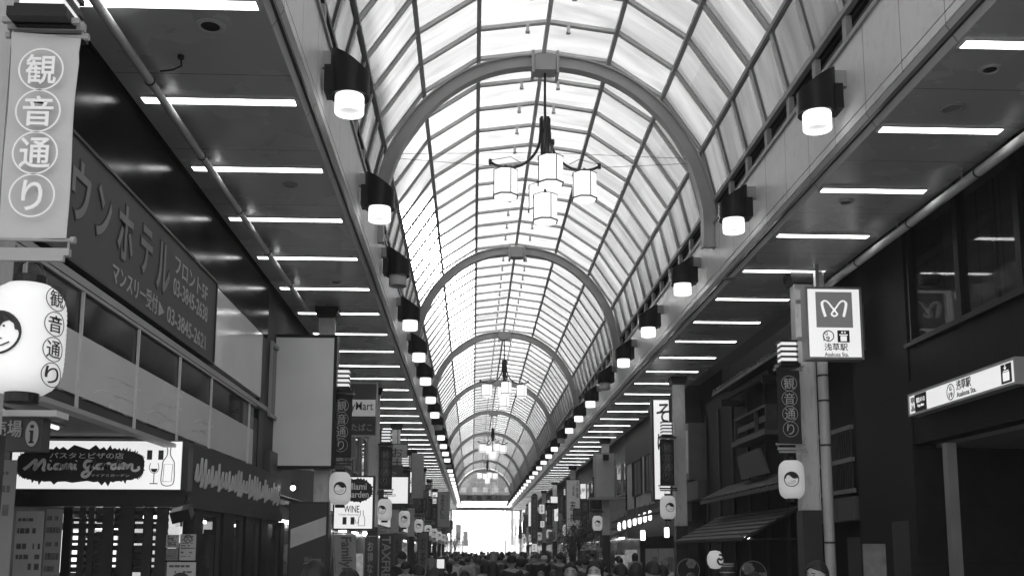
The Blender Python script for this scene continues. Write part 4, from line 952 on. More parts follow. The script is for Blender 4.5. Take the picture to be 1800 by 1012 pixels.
m = MB(); m.stroke(fr, [(a*u, b*u) for a, b in spline([(244, 47), (242, 38), (246, 31), (251, 29), (256, 31), (259, 38), (257, 47)], 4)], 1*u, .002, .005); m.stroke(fr, [(251*u, 29*u), (251*u, 11*u)], 1.3*u, .002, .005); m.stroke(fr, [(244*u, 10.5*u), (258*u, 10.5*u)], 1.6*u, .002, .005)
m.poly(fr, [(a*u, b*u) for a, b in ((244.5, 37), (257, 37), (255, 32), (251, 30), (247, 32))], .002, .005)
m.stroke(fr, [(a*u, b*u) for a, b in spline([(271, 80), (273, 70), (272, 60), (266, 50), (265, 40), (265, 10), (285, 10), (286, 40), (285, 50), (279, 60), (278, 70), (280, 80)], 4)], 1.4*u, .002, .005)
m.stroke(fr, [(a*u, b*u) for a, b in ((267, 14), (282, 14), (283, 45), (268, 45), (267, 14))], .8*u, .002, .005); m.build('line_drawing', M['ink'], t)
# posters and fittings round the restaurant
def poster(x0, y0, x1, y1, Y, g, label, seed=1, dark=True, name='poster'):
    fr, W_, H_ = PR(x0, y0, x1, y1, Y); t = thing(name, label, 'poster', fr(W_/2, 0, 0)); m = MB(); m.fbox(fr, 0, W_, 0, H_, -.012, 0); m.build('sheet', mat('poster_%02d' % int(g*100), g, .6, var=.12), t)
    rr = random.Random(seed); m = MB(); y = .93
    while y > .08:
        h = .02+.05*rr.random(); x = .08
        while x < .85:
            wv = .04+.14*rr.random()
            if rr.random() < .7: m.fbox(fr, x*W_, min(x+wv, .93)*W_, (y-h)*H_, y*H_, .001, .003)
            x += wv+.03
        y -= h+.03+.08*rr.random()
    m.build('printing', mat('print_dark', .06, .6, var=.5, scale=20) if dark else M['greyink'], t); return t, fr, W_, H_
poster(23, 897, 72, 1075, 11.2, .36, 'tall grey menu panel at the left of the lattice door', 3)
poster(76, 893, 105, 1075, 11.22, .22, 'narrow darker panel between the menu panel and the lattice door', 9)
t, fr, W_, H_ = poster(292, 939, 314, 962, 11.3, .34, 'small Free Wi-Fi notice on the restaurant corner', 21); m = MB(); m.text(fr, 'Free', .02, H_*.55, W_*.6, H_*.9, .004, .006, .02); m.text(fr, 'Wi-Fi', .02, H_*.1, W_*.8, H_*.45, .004, .006, .02); m.build('lettering', M['ink'], t)
poster(292, 963, 313, 984, 11.3, .15, 'small grey notice under the Free Wi-Fi notice', 22)
t, fr, W_, H_ = poster(316, 938, 344, 984, 11.3, .33, 'no smoking notice on the restaurant corner', 23); m = MB(); m.ring(fr, W_/2, H_*.82, .045, .008, .004, .007); m.stroke(fr, [(W_/2-.03, H_*.82+.03), (W_/2+.03, H_*.82-.03)], .008, .004, .007); m.build('no_smoking_mark', M['ink'], t)
t, fr, W_, H_ = poster(292, 987, 343, 1060, 11.28, .38, 'wider white notice with a half round picture below the no smoking notice', 24); m = MB(); m.disc(fr, W_/2, H_*.5, W_*.36, .004, .008, 24); m.build('round_picture', M['ink'], t)
t = thing('projector_box', 'tilted black box lamp on the restaurant corner above the notices', 'spotlight', PY(320, 902, 11.0)); c = PY(320, 902, 11.0)
m = MB(); f2 = Fr(c, (1, 0, .25), (-.2, -.35, .9)); m.fbox(f2, -.1, .1, -.06, .06, -.1, .1); m.build('body', M['black'], t); m = MB(); m.fbox(f2, -.09, .02, .061, .066, -.05, .09); m.build('bright_edge', M['steel'], t)
m = MB(); m.tube([c, c+Vector((0, .25, .16))], .015, 6); m.build('bracket', M['black'], t)
# left margin: ticket sign, its white bar, picture board
t, fr, W_, H_ = sign('ticket_sign', 'dark ticket office sign with pale characters and an information mark', 'sign', (-46, 733, 74, 791), 6.3, .12, mat('ticket_sign_board', .045, .5), None, 0, [('券売場', -40, 738, 39, 768, mat('ticket_letters', .36, .5))])
m = MB(); u = W_/120; m.disc(fr, 103*u, 30*u, 11.5*u, .004, .008, 28, 23*u); m.build('information_disc', mat('ticket_letters', .36), t)
m = MB(); m.fbox(fr, 100.5*u, 105.5*u, 14*u, 36*u, .009, .012); m.fbox(fr, 98.5*u, 107.5*u, 13*u, 16*u, .009, .012); m.fbox(fr, 98.5*u, 102*u, 33*u, 36*u, .009, .012); m.disc(fr, 103*u, 43*u, 3.4*u, .009, .012, 16); m.build('information_letter', M['ink'], t)
m = MB(); m.fbox(fr, -.3, 149*u, 60*u, 71*u, -.14, .05); m.build('white_bar', mat('white_bar', .62, .5), t)
m = MB(); m.fbox(fr, -.3, 0, 10*u, 20*u, -.1, -.06); m.build('arm', M['dark'], t)
poster(-60, 806, 20, 1100, 9.4, .16, 'patterned dark picture panel at the left edge under the ticket sign', 31, name='picture_panel')
# blank billboard
t, fr, W_, H_ = sign('blank_billboard', 'large blank grey billboard in a black frame beside the first left column', 'billboard', (473, 592, 585, 817), 18.2, .3, M['board'], M['black'], .055)
for z_ in (.3, 1.9): m = MB(); m.fbox(fr, -.3, -.06, z_, z_+.1, -.2, -.15); m.build('mount', M['black'], t)
# striped poster board
t, fr, W_, H_ = sign('striped_board', 'dark board with a broad pale slanting stripe below the billboard', 'board', (509, 884, 573, 1040), 17.3, .08, mat('striped_board_dark', .05, .5), M['dark'], .03)
u = W_/64; m = MB(); m.poly(fr, [(1*u, 77*u), (63*u, 101*u), (63*u, 133*u), (1*u, 110*u)], .002, .005); m.build('stripe', mat('stripe_pale', .6, .6), t)
m = MB(); m.text(fr, 'Welcome', 26*u, 52*u, 56*u, 62*u, .002, .005); m.stroke(fr, [(a*u, b*u) for a, b in ((25, 50), (40, 53), (58, 51))], 2*u, .002, .005); m.build('print', M['greyink'], t)
# convenience store sign, wine sign and others on the left
cs = mat('store_sign_field', .24, .5, emit=.05)
t, fr, W_, H_ = sign('store_sign_frame', 'framed convenience store sign over a tobacco board beside the first left banner', 'sign', (598, 674, 661, 764), 24.0, .12, mat('store_sign_back', .05, .5), M['steel'], .03,
     [('FamilyMart', 584, 706, 656, 725, M['ink']), ('たばこ', 618, 744, 655, 757, M['greyink'])], rects=[(599, 702, 660, 731, cs, 'name_field'), (599, 738, 660, 762, M['dark'], 'tobacco_field')])
t, fr, W_, H_ = sign('wine_sign', 'white lit wine sign with a ragged black patch behind the first left lantern', 'sign', (588, 838, 655, 928), 20.5, .18, M['lightbox'], M['dark'], .03, [('WINE', 605, 888, 632, 900, M['ink']), ('Chardonnay', 596, 902, 632, 906, M['greyink'])])
u = W_/67; rr = random.Random(8); m = MB(); m.poly(fr, [(40*u+(26*u+rr.random()*4*u*(k % 2))*math.cos(2*PI*k/60), 67*u+(20*u+rr.random()*4*u*(k % 2))*math.sin(2*PI*k/60)) for k in range(60)], .002, .006); m.build('ragged_patch', M['ink'], t)
m = MB(); m.text(fr, 'Miami', 22*u, 68*u, 56*u, 80*u, .008, .011, .02); m.text(fr, 'Garden', 20*u, 54*u, 60*u, 66*u, .008, .011, .02); m.build('lettering', M['white'], t)
m = MB(); m.fbox(fr, 15*u, 22*u, 7*u, 20*u, .002, .005); m.fbox(fr, 29*u, 36*u, 7*u, 20*u, .002, .005); m.build('flag_stripe', mat('flag_grey', .07), t)
m = MB(); m.stroke(fr, [(a*u, b*u) for a, b in ((46, 32), (46, 24), (43, 18), (43, 5), (54, 5), (54, 18), (51, 24), (51, 32))], 1.2*u, .002, .005); m.stroke(fr, [(a*u, b*u) for a, b in ((37, 16), (38, 10), (41, 9), (44, 16))], 1*u, .002, .005); m.build('line_drawing', M['greyink'], t)
t, fr, W_, H_ = sign('slant_sign', 'lit white sign with slanted lower edge behind the second left banner', 'sign', (675, 838, 717, 884), 29.5, .2, M['lightbox'], M['dark'], .03, [('Zucco', 676, 866, 696, 872, M['greyink'])])
sign('tall_blank_sign', 'tall narrow pale blank sign in a light frame near the third left column', 'sign', (726, 798, 742, 872), 38.5, .2, mat('tall_blank', .36, .5), M['steel'], .05)
t, fr, W_, H_ = sign('vertical_hall_sign', 'upright pale sign with dark upright lettering near the far left lanterns', 'sign', (771, 865, 789, 924), 60.0, .2, mat('hall_sign', .4, .5), M['steel'], .06, [('|浅草SALO', 774, 868, 781, 912, M['ink']), ('|観音通り商店街', 784, 870, 787, 918, M['greyink'])])
sign('far_pale_sign', 'small pale upright sign past the upright lettered sign on the left', 'sign', (762, 874, 769, 922), 66.0, .2, mat('far_pale', .2), M['dark'], .05)
sign('low_lit_panel', 'low lit white panel among the crowd on the left', 'sign', (768, 982, 781, 998), 44.0, .2, BL, M['dark'], .03)
# flags
def nobori(x0, y0, x1, y1, Y, g, txt, tm, label, tilt=0.0):
    fr, W_, H_ = PR(x0, y0, x1, y1, Y); t = thing('advertising_flag', label, 'flag', (fr.o.x, Y, 0), 'upright advertising flags'); H2 = fr.o.z+H_-.7
    f = Fr((fr.o.x, Y, .7), (1, 0, -tilt*.0), (tilt, 0, 1)); m = MB(); n = 10
    for i in range(n+1):
        for j in range(5): m.v.append(f(W_*j/4, H2*i/n, .02*math.sin(i*.9+j)))
    for i in range(n):
        for j in range(4): k = i*5+j; m.f.append([k, k+1, k+6, k+5])
    nv = len(m.v); m.v += [p+Vector((0, .005, 0)) for p in m.v]; m.f += [[q+nv for q in fc[::-1]] for fc in m.f]
    m.build('cloth', mat('flag_%02d' % int(g*100), g, .8, var=.1), t, True)
    m = MB(); m.tube([f(-.02, -.7, -.02), f(-.02, H2+.06, -.02)], .012, 6); m.tube([f(-.04, H2+.03, -.02), f(W_, H2+.03, -.02)], .008, 6); m.build('pole', M['steel'], t)
    m = MB(); m.lathe([(.16, 0), (.16, .05), (.03, .09)], (fr.o.x, Y, 0), 14); m.build('foot', M['dark'], t)
    if txt[0] == '|': m2 = MB(); lines_v(m2, f, txt[1:], W_*.25, W_*.75, H2*.1, H2*.95, c0=.03, c1=.034, bold=.02); m2.build('lettering', tm, t)
    else:
        f3 = Fr(f(W_*.5, H2*.97, 0), -f.y, f.x); m2 = MB(); m2.text(f3, txt, 0, -W_*.32, H2*.75, W_*.32, .03, .034, .02); m2.build('lettering', tm, t)
nobori(594, 939, 631, 1012, 20.0, .36, 'FamilyMart', mat('flag_ink', .1), 'leaning pale flag with dark sideways lettering under the wine sign', -.06)
nobori(641, 944, 661, 1012, 21.5, .06, '|お得な免税', M['greyink'], 'dark flag with grey upright characters right of the leaning pale flag')
nobori(667, 938, 691, 1012, 23.0, .05, 'TAXFREE', M['greyink'], 'dark flag with sideways TAX FREE lettering')
nobori(690, 938, 706, 1012, 25.0, .09, '|免税店', M['dark'], 'plain grey flag right of the TAX FREE flag')
# ------------------------------------------------------------------ rows of further shops
def row_shop(side, y0, y1, top, g, label, seed):
    rr = random.Random(seed); s = side; x = -3.55 if s < 0 else 6.15; x2 = x+s*4
    t = thing('shop_building', label, 'building', (x+s*2, (y0+y1)/2, 0), 'shop buildings lining the arcade')
    bx = lambda mm, a, b, c, d, e, f: mm.box(min(a, b), max(a, b), c, d, e, f)
    m = MB(); bx(m, x, x2, y0, y1, 2.7, top); m.build('wall', mat('shop_wall_%02d' % int(g*100), g, .7, var=.25, dirt=.3), t)
    m = MB(); bx(m, x+s*.5, x2, y0, y1, 0, 2.696); m.build('shop_front', mat('shop_front', .05, .3, var=.8, scale=1.2), t)
    n = max(2, int((y1-y0)/1.8)); st = (y1-y0)/n
    for z in (4.1, 7.2):
        for k in range(n):
            a = y0+st*k+.35; b = y0+st*(k+1)-.35
            m = MB(); bx(m, x-s*.02, x-s*.002, a, b, z, z+1.2); wo = m.build('window', G_DARK, t)
            m = MB(); m.frame(Fr((x-s*.03, 0, 0), (0, 1, 0)), a-.06, b+.06, z-.06, z+1.26, -.015, .03, .06); m.build('window_frame', M['steel'], wo)
    m = MB(); bx(m, x-s*.10, x-s*.004, y0+.2, y1-.2, 2.75, 3.45); m.build('sign_board', mat('shop_board_%d' % (seed % 4), (.06, .2, .34, .12)[seed % 4], .5, emit=(0, 0, .12, 0)[seed % 4]), t)
    m = MB()
    if rr.random() < .75:
        m.prism([(x, 2.7), (x-s*.75, 2.35), (x-s*.75, 2.2), (x-s*.74, 2.2), (x-s*.73, 2.33), (x, 2.66)], y0+.3, y1-.3); m.build('awning', mat('awning_%d' % (seed % 3), (.05, .2, .1)[seed % 3], .8), t)
    for k in range(7):
        m = MB(); a = y0+.4+rr.random()*(y1-y0-1); h = .3+rr.random()*1.2; bx(m, x+s*.05, x+s*.45, a, a+.2+.4*rr.random(), .2, .4+h)
        m.build('goods', mat('shop_goods_%d' % (seed % 3), (.2, .35, .12)[seed % 3], .7, var=.8, scale=5, emit=(0, .05, 0)[seed % 3]), t)
    for k in range(2):
        m = MB(); a = y0+(y1-y0)*(.3+.4*k); bx(m, x+s*.2, x+s*.3, a-.5, a+.5, 2.3, 2.36)
        m.build('front_lamp', mat('front_lamp', .8, .5, emit=2.0), t)
lb = ['grey rendered', 'dark clad', 'pale rendered', 'dull brown', 'mid grey', 'dark timbered']
for side, ys in ((-1, [17.3, 22.8, 28.0, 36.0, 44.0, 52.0, 61.0, 71.0, 82.0, 94.0, 111.5]), (1, [39.7, 46.0, 53.5, 62.0, 71.0, 82.0, 95.0, 111.5])):
    for i in range(len(ys)-1):
        g_ = (.05, .13, .22, .09, .16, .06)[(i+(0 if side < 0 else 2)) % 6]
        row_shop(side, ys[i], ys[i+1]-.05, (13+1.5*(i % 3) if side < 0 and i < 5 else 9.0+.8*((i*3) % 4)), g_, '%s shop building, %s of the further shops on the %s side' % (lb[(i+(0 if side < 0 else 2)) % 6], nth(i+1), 'left' if side < 0 else 'right'), i*2+(side > 0))
# clutter of small projecting signs further down
rr = random.Random(23); n_ = 0
for side, lst in ((-1, ((751, 880, 757, 900, 70), (742, 876, 749, 896, 52), (783, 926, 792, 936, 84), (790, 915, 796, 930, 95), (735, 935, 752, 1000, 47))), (1, ((948, 886, 957, 902, 70), (922, 905, 928, 925, 90), (912, 925, 917, 945, 98), (950, 915, 957, 926, 68), (983, 870, 992, 900, 58), (1023, 880, 1034, 900, 46), (1024, 905, 1030, 940, 47)))):
    for (x0, y0, x1, y1, Y) in lst:
        g_ = rr.choice((.08, .2, .34)); n_ += 1
        sign('projecting_sign', '%s small projecting sign among the %s side columns, %s from the front' % ({.08: 'dark', .2: 'grey', .34: 'pale'}[g_], 'left' if side < 0 else 'right', nth(sorted(l[4] for l in lst).index(Y)+1)), 'sign', (x0, y0, x1, y1), Y, .15, mat('clutter_%02d' % int(g_*100), g_, .5, emit=.15 if g_ > .3 else 0), M['dark'], .04,
             [('|'+rr.choice(('天ぷら', 'お茶', 'そば処', '寿司', '甘味')), x0+(x1-x0)*.25, y0+(y1-y0)*.1, x1-(x1-x0)*.25, y1-(y1-y0)*.1, M['ink'] if g_ > .15 else M['greyink'])], 'small projecting signs along the arcade')
for side in (-1, 1):                        # many more shop signs hung between the columns
    for k in range(16):
        Y = (31 if side < 0 else 43)+k*4.1+rr.random()*1.5; w_ = .35+.5*rr.random(); h_ = rr.choice((.5, .8, 1.3, 1.9))
        xc = (-2.95+.5*rr.random()) if side < 0 else (5.25+.6*rr.random()); zb = 2.7+(SOF-.5-h_-2.7)*rr.random()
        g_ = rr.choice((.06, .18, .36, .5)); t = thing('hanging_shop_sign', '%s hanging shop sign from the front of the %s row, %s' % (nth(k+1), 'left' if side < 0 else 'right', {.06: 'dark', .18: 'grey', .36: 'pale grey', .5: 'lit white'}[g_]), 'sign', (xc, Y, zb), 'hanging shop signs between the columns')
        fr = Fr((xc-w_/2, Y, zb)); m = MB(); m.fbox(fr, 0, w_, 0, h_, -.16, 0); m.build('panel', mat('hung_sign_%02d' % int(g_*100), g_, .5, emit=.2 if g_ == .5 else 0), t)
        m = MB(); m.frame(fr, -.03, w_+.03, -.03, h_+.03, -.17, .012, .03); m.build('frame', M['dark'], t)
        m = MB(); wd = rr.choice(('喫茶', '寿司処', '天ぷら', '甘味処', '人形焼', 'お土産', '居酒屋', 'うなぎ'))
        if h_ > w_*1.3: lines_v(m, fr, wd, w_*.22, w_*.78, h_*.08, h_*.92, c0=.003, c1=.006)
        else: m.text(fr, wd, w_*.1, h_*.3, w_*.9, h_*.7, .003, .006, .01)
        m.build('lettering', M['ink'] if g_ > .15 else M['greyink'], t)
        m = MB(); m.tube([fr(w_/2, h_+.031, -.08), fr(w_/2, SOF-zb-.002 if zb+h_ > 4.8 else h_+.25, -.08)], .015, 6); m.build('hanger', M['dark'], t)
# plants
def plant(name, label, c, size, trunk_h, n, seed):
    rr = random.Random(seed); t = thing(name, label, 'plant', (c[0], c[1], 0)); m = MB()
    cl = [(Vector((rr.gauss(0, size[0]*.45), rr.gauss(0, size[1]*.45), rr.gauss(0, size[2]*.4))), .12+.25*rr.random()) for _ in range(22)]
    for i in range(n):
        o, r = rr.choice(cl); p = Vector(c)+o+Vector((rr.gauss(0, r), rr.gauss(0, r), rr.gauss(0, r*.8)))
        a = Vector((rr.gauss(0, 1), rr.gauss(0, 1), rr.gauss(-.5, .7))).normalized(); b = a.cross(Vector((rr.gauss(0, 1), rr.gauss(0, 1), rr.gauss(0, 1)))).normalized(); l = .05+.07*rr.random()
        m.add([p, p+a*l*.5+b*l*.22, p+a*l, p+a*l*.5-b*l*.22], [(0, 1, 2, 3)])
    m.build('foliage', M['leaf'], t)
    m = MB(); m.tube([(c[0], c[1], 0), (c[0]+.05, c[1], trunk_h*.5), (c[0]-.03, c[1], trunk_h), (c[0], c[1], c[2])], [.06, .05, .045, .03], 8)
    for k in range(6):
        q = rr.random()*6.28; m.tube([(c[0], c[1], trunk_h*.9), (c[0]+math.cos(q)*size[0]*.4, c[1]+math.sin(q)*size[1]*.4, c[2]+.1), (c[0]+math.cos(q)*size[0]*.8, c[1]+math.sin(q)*size[1]*.7, c[2]+(rr.random()-.3)*size[2])], [.03, .02, .008], 6)
    m.build('trunk', M['bark'], t)
pc = PY(1018, 940, 46); plant('street_tree', 'low spreading leafy tree beside the third right-hand column', (pc.x, 46, pc.z), (.9, .7, .38), 2.0, 2600, 4)
pc = PY(1003, 958, 50); plant('street_shrub', 'straggly shrub below the tall grey sign board', (pc.x, 50, pc.z-.2), (.5, .5, .45), 1.3, 1100, 6)
pc = PY(800, 951, 84); plant('street_tree', 'small round leafy tree by the far end of the left shops', (pc.x, 84, pc.z), (.5, .5, .5), 1.9, 1200, 8)
# ================================================================== far end of the arcade
GY = END+.1
def gz(y): return PY(850, y, GY).z
t = thing('end_gate', 'pale glazed gable and crossbeams closing the far end of the arcade', 'gate', (XC, GY, 0))
m = MB(); pts = [(x, z) for x, z in SEC]; fr = Fr((0, GY, 0)); m.poly(fr, pts+[(SEC[-1][0], gz(869)), (SEC[0][0], gz(869))], -.03, 0); m.build('gable_glazing', M['glazing'], t)
m = MB()
for k in range(1, 8): x = SEC[0][0]+(SEC[-1][0]-SEC[0][0])*k/8; m.fbox(fr, x-.03, x+.03, gz(869), min(8.6, 8.73-.35*abs(k-4)**1.6*.45)+EYE, .01, .06)
for z in (8.6, 9.2, 9.8): m.fbox(fr, XC-2.7, XC+2.7, z-.03, z+.03, .07, .1)
m.build('gable_bar', M['rafter'], t)
m = MB(); m.fbox(fr, -1.8, 4.3, gz(881)+.02, gz(869), .0, .4); m.build('name_beam', mat('beam_grey', .3, .5), t)
m = MB()
for i, c in enumerate('観音通り'): x = -.35+1.05*i; m.text(fr, c, x-.33, gz(880)+.06, x+.33, gz(870)-.05, .405, .42, .02)
m.build('lettering', M['ink'], t)
m = MB(); m.fbox(fr, -2.5, 5.4, gz(897), gz(891), .0, .5); m.build('lower_beam', mat('beam_grey', .3), t)
for k in range(8): m = MB(); x = -2.2+1.06*k; m.fbox(fr, x-.04, x+.04, gz(891)+.002, gz(881)+.018, .1, .2); m.build('beam_post', M['rib'], t)
m = MB(); m.fbox(fr, -2.45, -2.2, 0, gz(897)-.002, .0, .4); m.build('gate_post', M['shaft'], t); m = MB(); m.fbox(fr, 5.1, 5.35, 0, gz(897)-.002, .0, .4); m.build('gate_post', M['shaft'], t)
for i, px_ in enumerate((815, 834.5, 853, 872, 891)):
    p = PY(px_, 860.5, GY-.7); t = thing('gate_lantern', '%s paper lantern from the left hanging over the far end gate' % nth(i+1), 'lantern', p, 'paper lanterns over the far end gate')
    m = MB(); m.lathe([(.12, -.3), (.24, -.2), (.27, 0), (.24, .2), (.12, .3)], p, 16); m.build('paper_body', M['paper'], t, True)
    for e in (-1, 1): m = MB(); m.lathe([(.12, e*.3-.04), (.12, e*.3+.04)], p, 12); m.build('ring', M['dark'], t)
# sunlit street beyond
for i, (s, y0, y1, top, g_, lab) in enumerate(((-1, 118, 138, 9, .5, 'pale sunlit building just beyond the gate on the left'), (-1, 139, 165, 12, .42, 'taller sunlit building further beyond the gate on the left'), (1, 118, 134, 10, .5, 'pale sunlit building just beyond the gate on the right'),
        (1, 135, 160, 8, .4, 'lower sunlit building further beyond the gate on the right'), (-1, 166, 200, 10, .5, 'farthest sunlit building on the left'), (1, 161, 205, 11, .45, 'farthest sunlit building on the right'))):
    x = -4.6 if s < 0 else 6.6; x2 = x+s*9; t = thing('far_building', lab, 'building', (x+s*4, (y0+y1)/2, 0))
    m = MB(); m.box(min(x, x2), max(x, x2), y0, y1, 0, top); m.build('wall', mat('far_wall_%02d' % int(g_*100), g_, .8), t)
    for k in range(int((y1-y0)/4)):
        for z in (1.0, 4.2, 7.0)[:2 if top < 10 else 3]:
            m = MB(); a = y0+1+4*k; m.box(min(x, x-s*.02), max(x, x-s*.02), a, a+2.2, z, z+1.5); m.build('window', G_DARK, t)
    m = MB(); m.box(min(x-s*.1, x-s*.5), max(x-s*.1, x-s*.5), y0+2, y0+2.4, 2.8, top-2); m.build('projecting_sign', mat('far_sign', .3), t)
t = thing('far_building', 'pale block closing the view at the end of the street', 'building', (0, 412, 0)); m = MB(); m.box(-40, 40, 405, 420, 0, 6); m.build('wall', mat('far_wall_50', .5), t)
for k in range(10): m = MB(); m.box(-19+4*k, -17+4*k, 404.97, 404.995, 2, 4); m.build('window', G_DARK, t)
for px_, Y_, h_, lab in ((800, 118, 5.2, 'thin pole with a small hanging sign just beyond the gate on the left'), (813, 126, 4.6, 'second thin signpost further beyond the gate on the left')):
    p = PY(px_, 930, Y_); t = thing('sign_post', lab, 'pole', (p.x, Y_, 0)); m = MB(); m.tube([(p.x, Y_, 0), (p.x, Y_, h_)], .06, 8); m.build('pole', M['steel'], t); m = MB(); m.box(p.x+.08, p.x+.7, Y_-.05, Y_+.05, h_-2.2, h_-.4); m.build('panel', mat('far_sign', .3), t)
p = PY(889, 930, 116); t = thing('street_lamp', 'thin dark street pole just beyond the far end gate', 'pole', (p.x, 116, 0)); m = MB(); m.tube([(p.x, 116, 0), (p.x, 116, 6.2)], [.07, .05], 8); m.build('pole', M['steel'], t); m = MB(); m.tube([(p.x, 116, 6.1), (p.x-.9, 116, 6.5)], .035, 6); m.box(p.x-1.2, p.x-.8, 115.9, 116.1, 6.45, 6.55); m.build('lamp_arm', M['steel'], t)
# tall wall masses behind the canopies keep the lower vault sides in shade
# ================================================================== people
def skin_mesh(name, verts, edges, radii, extra=None, voxel=.016, sub=1):
    me = bpy.data.meshes.new(name); me.from_pydata(verts, edges, []); o = bpy.data.objects.new(name, me); C.objects.link(o)
    o.modifiers.new('s', 'SKIN'); sk = me.skin_vertices[0].data
    for i, r in enumerate(radii): sk[i].radius = r if isinstance(r, tuple) else (r, r)
    sk[0].use_root = True
    sb = o.modifiers.new('u', 'SUBSURF'); sb.levels = sub; sb.render_levels = sub
    dg = bpy.context.evaluated_depsgraph_get(); dg.update()
    m2 = bpy.data.meshes.new_from_object(o.evaluated_get(dg)); C.objects.unlink(o); bpy.data.objects.remove(o)
    if extra:
        bm = bmesh.new(); bm.from_mesh(m2)
        n = len(bm.verts); vs = [bm.verts.new(p) for p in extra.v]
        for f in extra.f:
            try: bm.faces.new([vs[i] for i in f])
            except ValueError: pass
        bmesh.ops.recalc_face_normals(bm, faces=bm.faces); bm.to_mesh(m2); bm.free()
    if voxel:
        o = bpy.data.objects.new(name, m2); C.objects.link(o); r = o.modifiers.new('r', 'REMESH'); r.mode = 'VOXEL'; r.voxel_size = voxel; r.use_smooth_shade = True
        s = o.modifiers.new('k', 'SMOOTH'); s.iterations = 2; s.factor = .4
        dg = bpy.context.evaluated_depsgraph_get(); dg.update()
        m2 = bpy.data.meshes.new_from_object(o.evaluated_get(dg)); C.objects.unlink(o); bpy.data.objects.remove(o)
    m2.polygons.foreach_set('use_smooth', [True]*len(m2.polygons)); m2.name = name
    return m2
def head_geo():
    """head facing +Y, centre of the skull at z 1.555 (standing height 1.67)"""
    m = MB(); n = 20
    rings = [(1.44, .040, .045, .012), (1.455, .050, .058, .018), (1.475, .058, .070, .022), (1.50, .066, .080, .018), (1.53, .071, .086, .010), (1.56, .0735, .090, .004), (1.59, .072, .090, 0), (1.62, .064, .080, -.003), (1.645, .048, .060, -.006), (1.662, .025, .032, -.008)]
    b = 0
    for z, rx, ry, dy in rings:
        for k in range(n):
            q = 2*PI*k/n; m.v.append(Vector((rx*math.cos(q), dy+ry*math.sin(q), z)))
    for i in range(len(rings)-1):
        for k in range(n): m.f.append([i*n+k, i*n+(k+1) % n, (i+1)*n+(k+1) % n, (i+1)*n+k])
    m.f.append(list(range(n))[::-1]); m.f.append([(len(rings)-1)*n+k for k in range(n)])
    m.add([(-.013, .085, 1.505), (.013, .085, 1.505), (.0, .118, 1.508), (0, .088, 1.555), (0, .07, 1.53)], [(0, 1, 2), (1, 3, 2), (3, 0, 2), (0, 4, 1), (1, 4, 3), (3, 4, 0)])     # nose
    for s in (-1, 1):
        m.lathe([(.004, -.03), (.014, -.015), (.016, .012), (.006, .028)], (s*.075, -.005, 1.53), 8)       # ears
    return m
def joints(walk):
    s = .16*walk
    V = [(0, 0, .93), (0, 0, 1.08), (0, -.01, 1.27), (0, -.01, 1.385), (0, .0, 1.44), (0, .008, 1.48)]; E_ = [(0, 1), (1, 2), (2, 3), (3, 4), (4, 5)]
    R_ = [(.135, .10), (.125, .09), (.15, .10), (.10, .08), .05, .05]
    for sx in (-1, 1):
        a = s*sx; b = len(V)
        V += [(sx*.155, -.01, 1.36), (sx*.205, -.03-a*.5, 1.10), (sx*.215, .05-a*1.0, .87), (sx*.212, .07-a*1.1, .80)]; E_ += [(3, b), (b, b+1), (b+1, b+2), (b+2, b+3)]; R_ += [.058, .043, .029, (.034, .022)]
        for k, (dy, l) in enumerate(((-.026, .062), (-.009, .072), (.009, .069), (.026, .055))):   # four fingers
            c = len(V); V += [(sx*.212, .075-a*1.1+dy, .765), (sx*(.206-.006*k), .082-a*1.1+dy, .765-l*.55), (sx*(.196-.006*k), .086-a*1.1+dy, .765-l)]; E_ += [(b+3, c), (c, c+1), (c+1, c+2)]; R_ += [.0105, .0095, .008]
        c = len(V); V += [(sx*.205, .108-a*1.1, .80), (sx*.19, .122-a*1.1, .765)]; E_ += [(b+3, c), (c, c+1)]; R_ += [.0115, .009]   # thumb
        b = len(V); V += [(sx*.09, 0, .86), (sx*.098, .03+a*.7, .49), (sx*.10, a*1.5-.02, .09+.05*max(0, -a*4)), (sx*.108, a*1.5+.12, .045+.02*max(0, -a*4))]; E_ += [(0, b), (b, b+1), (b+1, b+2), (b+2, b+3)]; R_ += [.088, .056, .038, (.035, .03)]
    return V, E_, R_
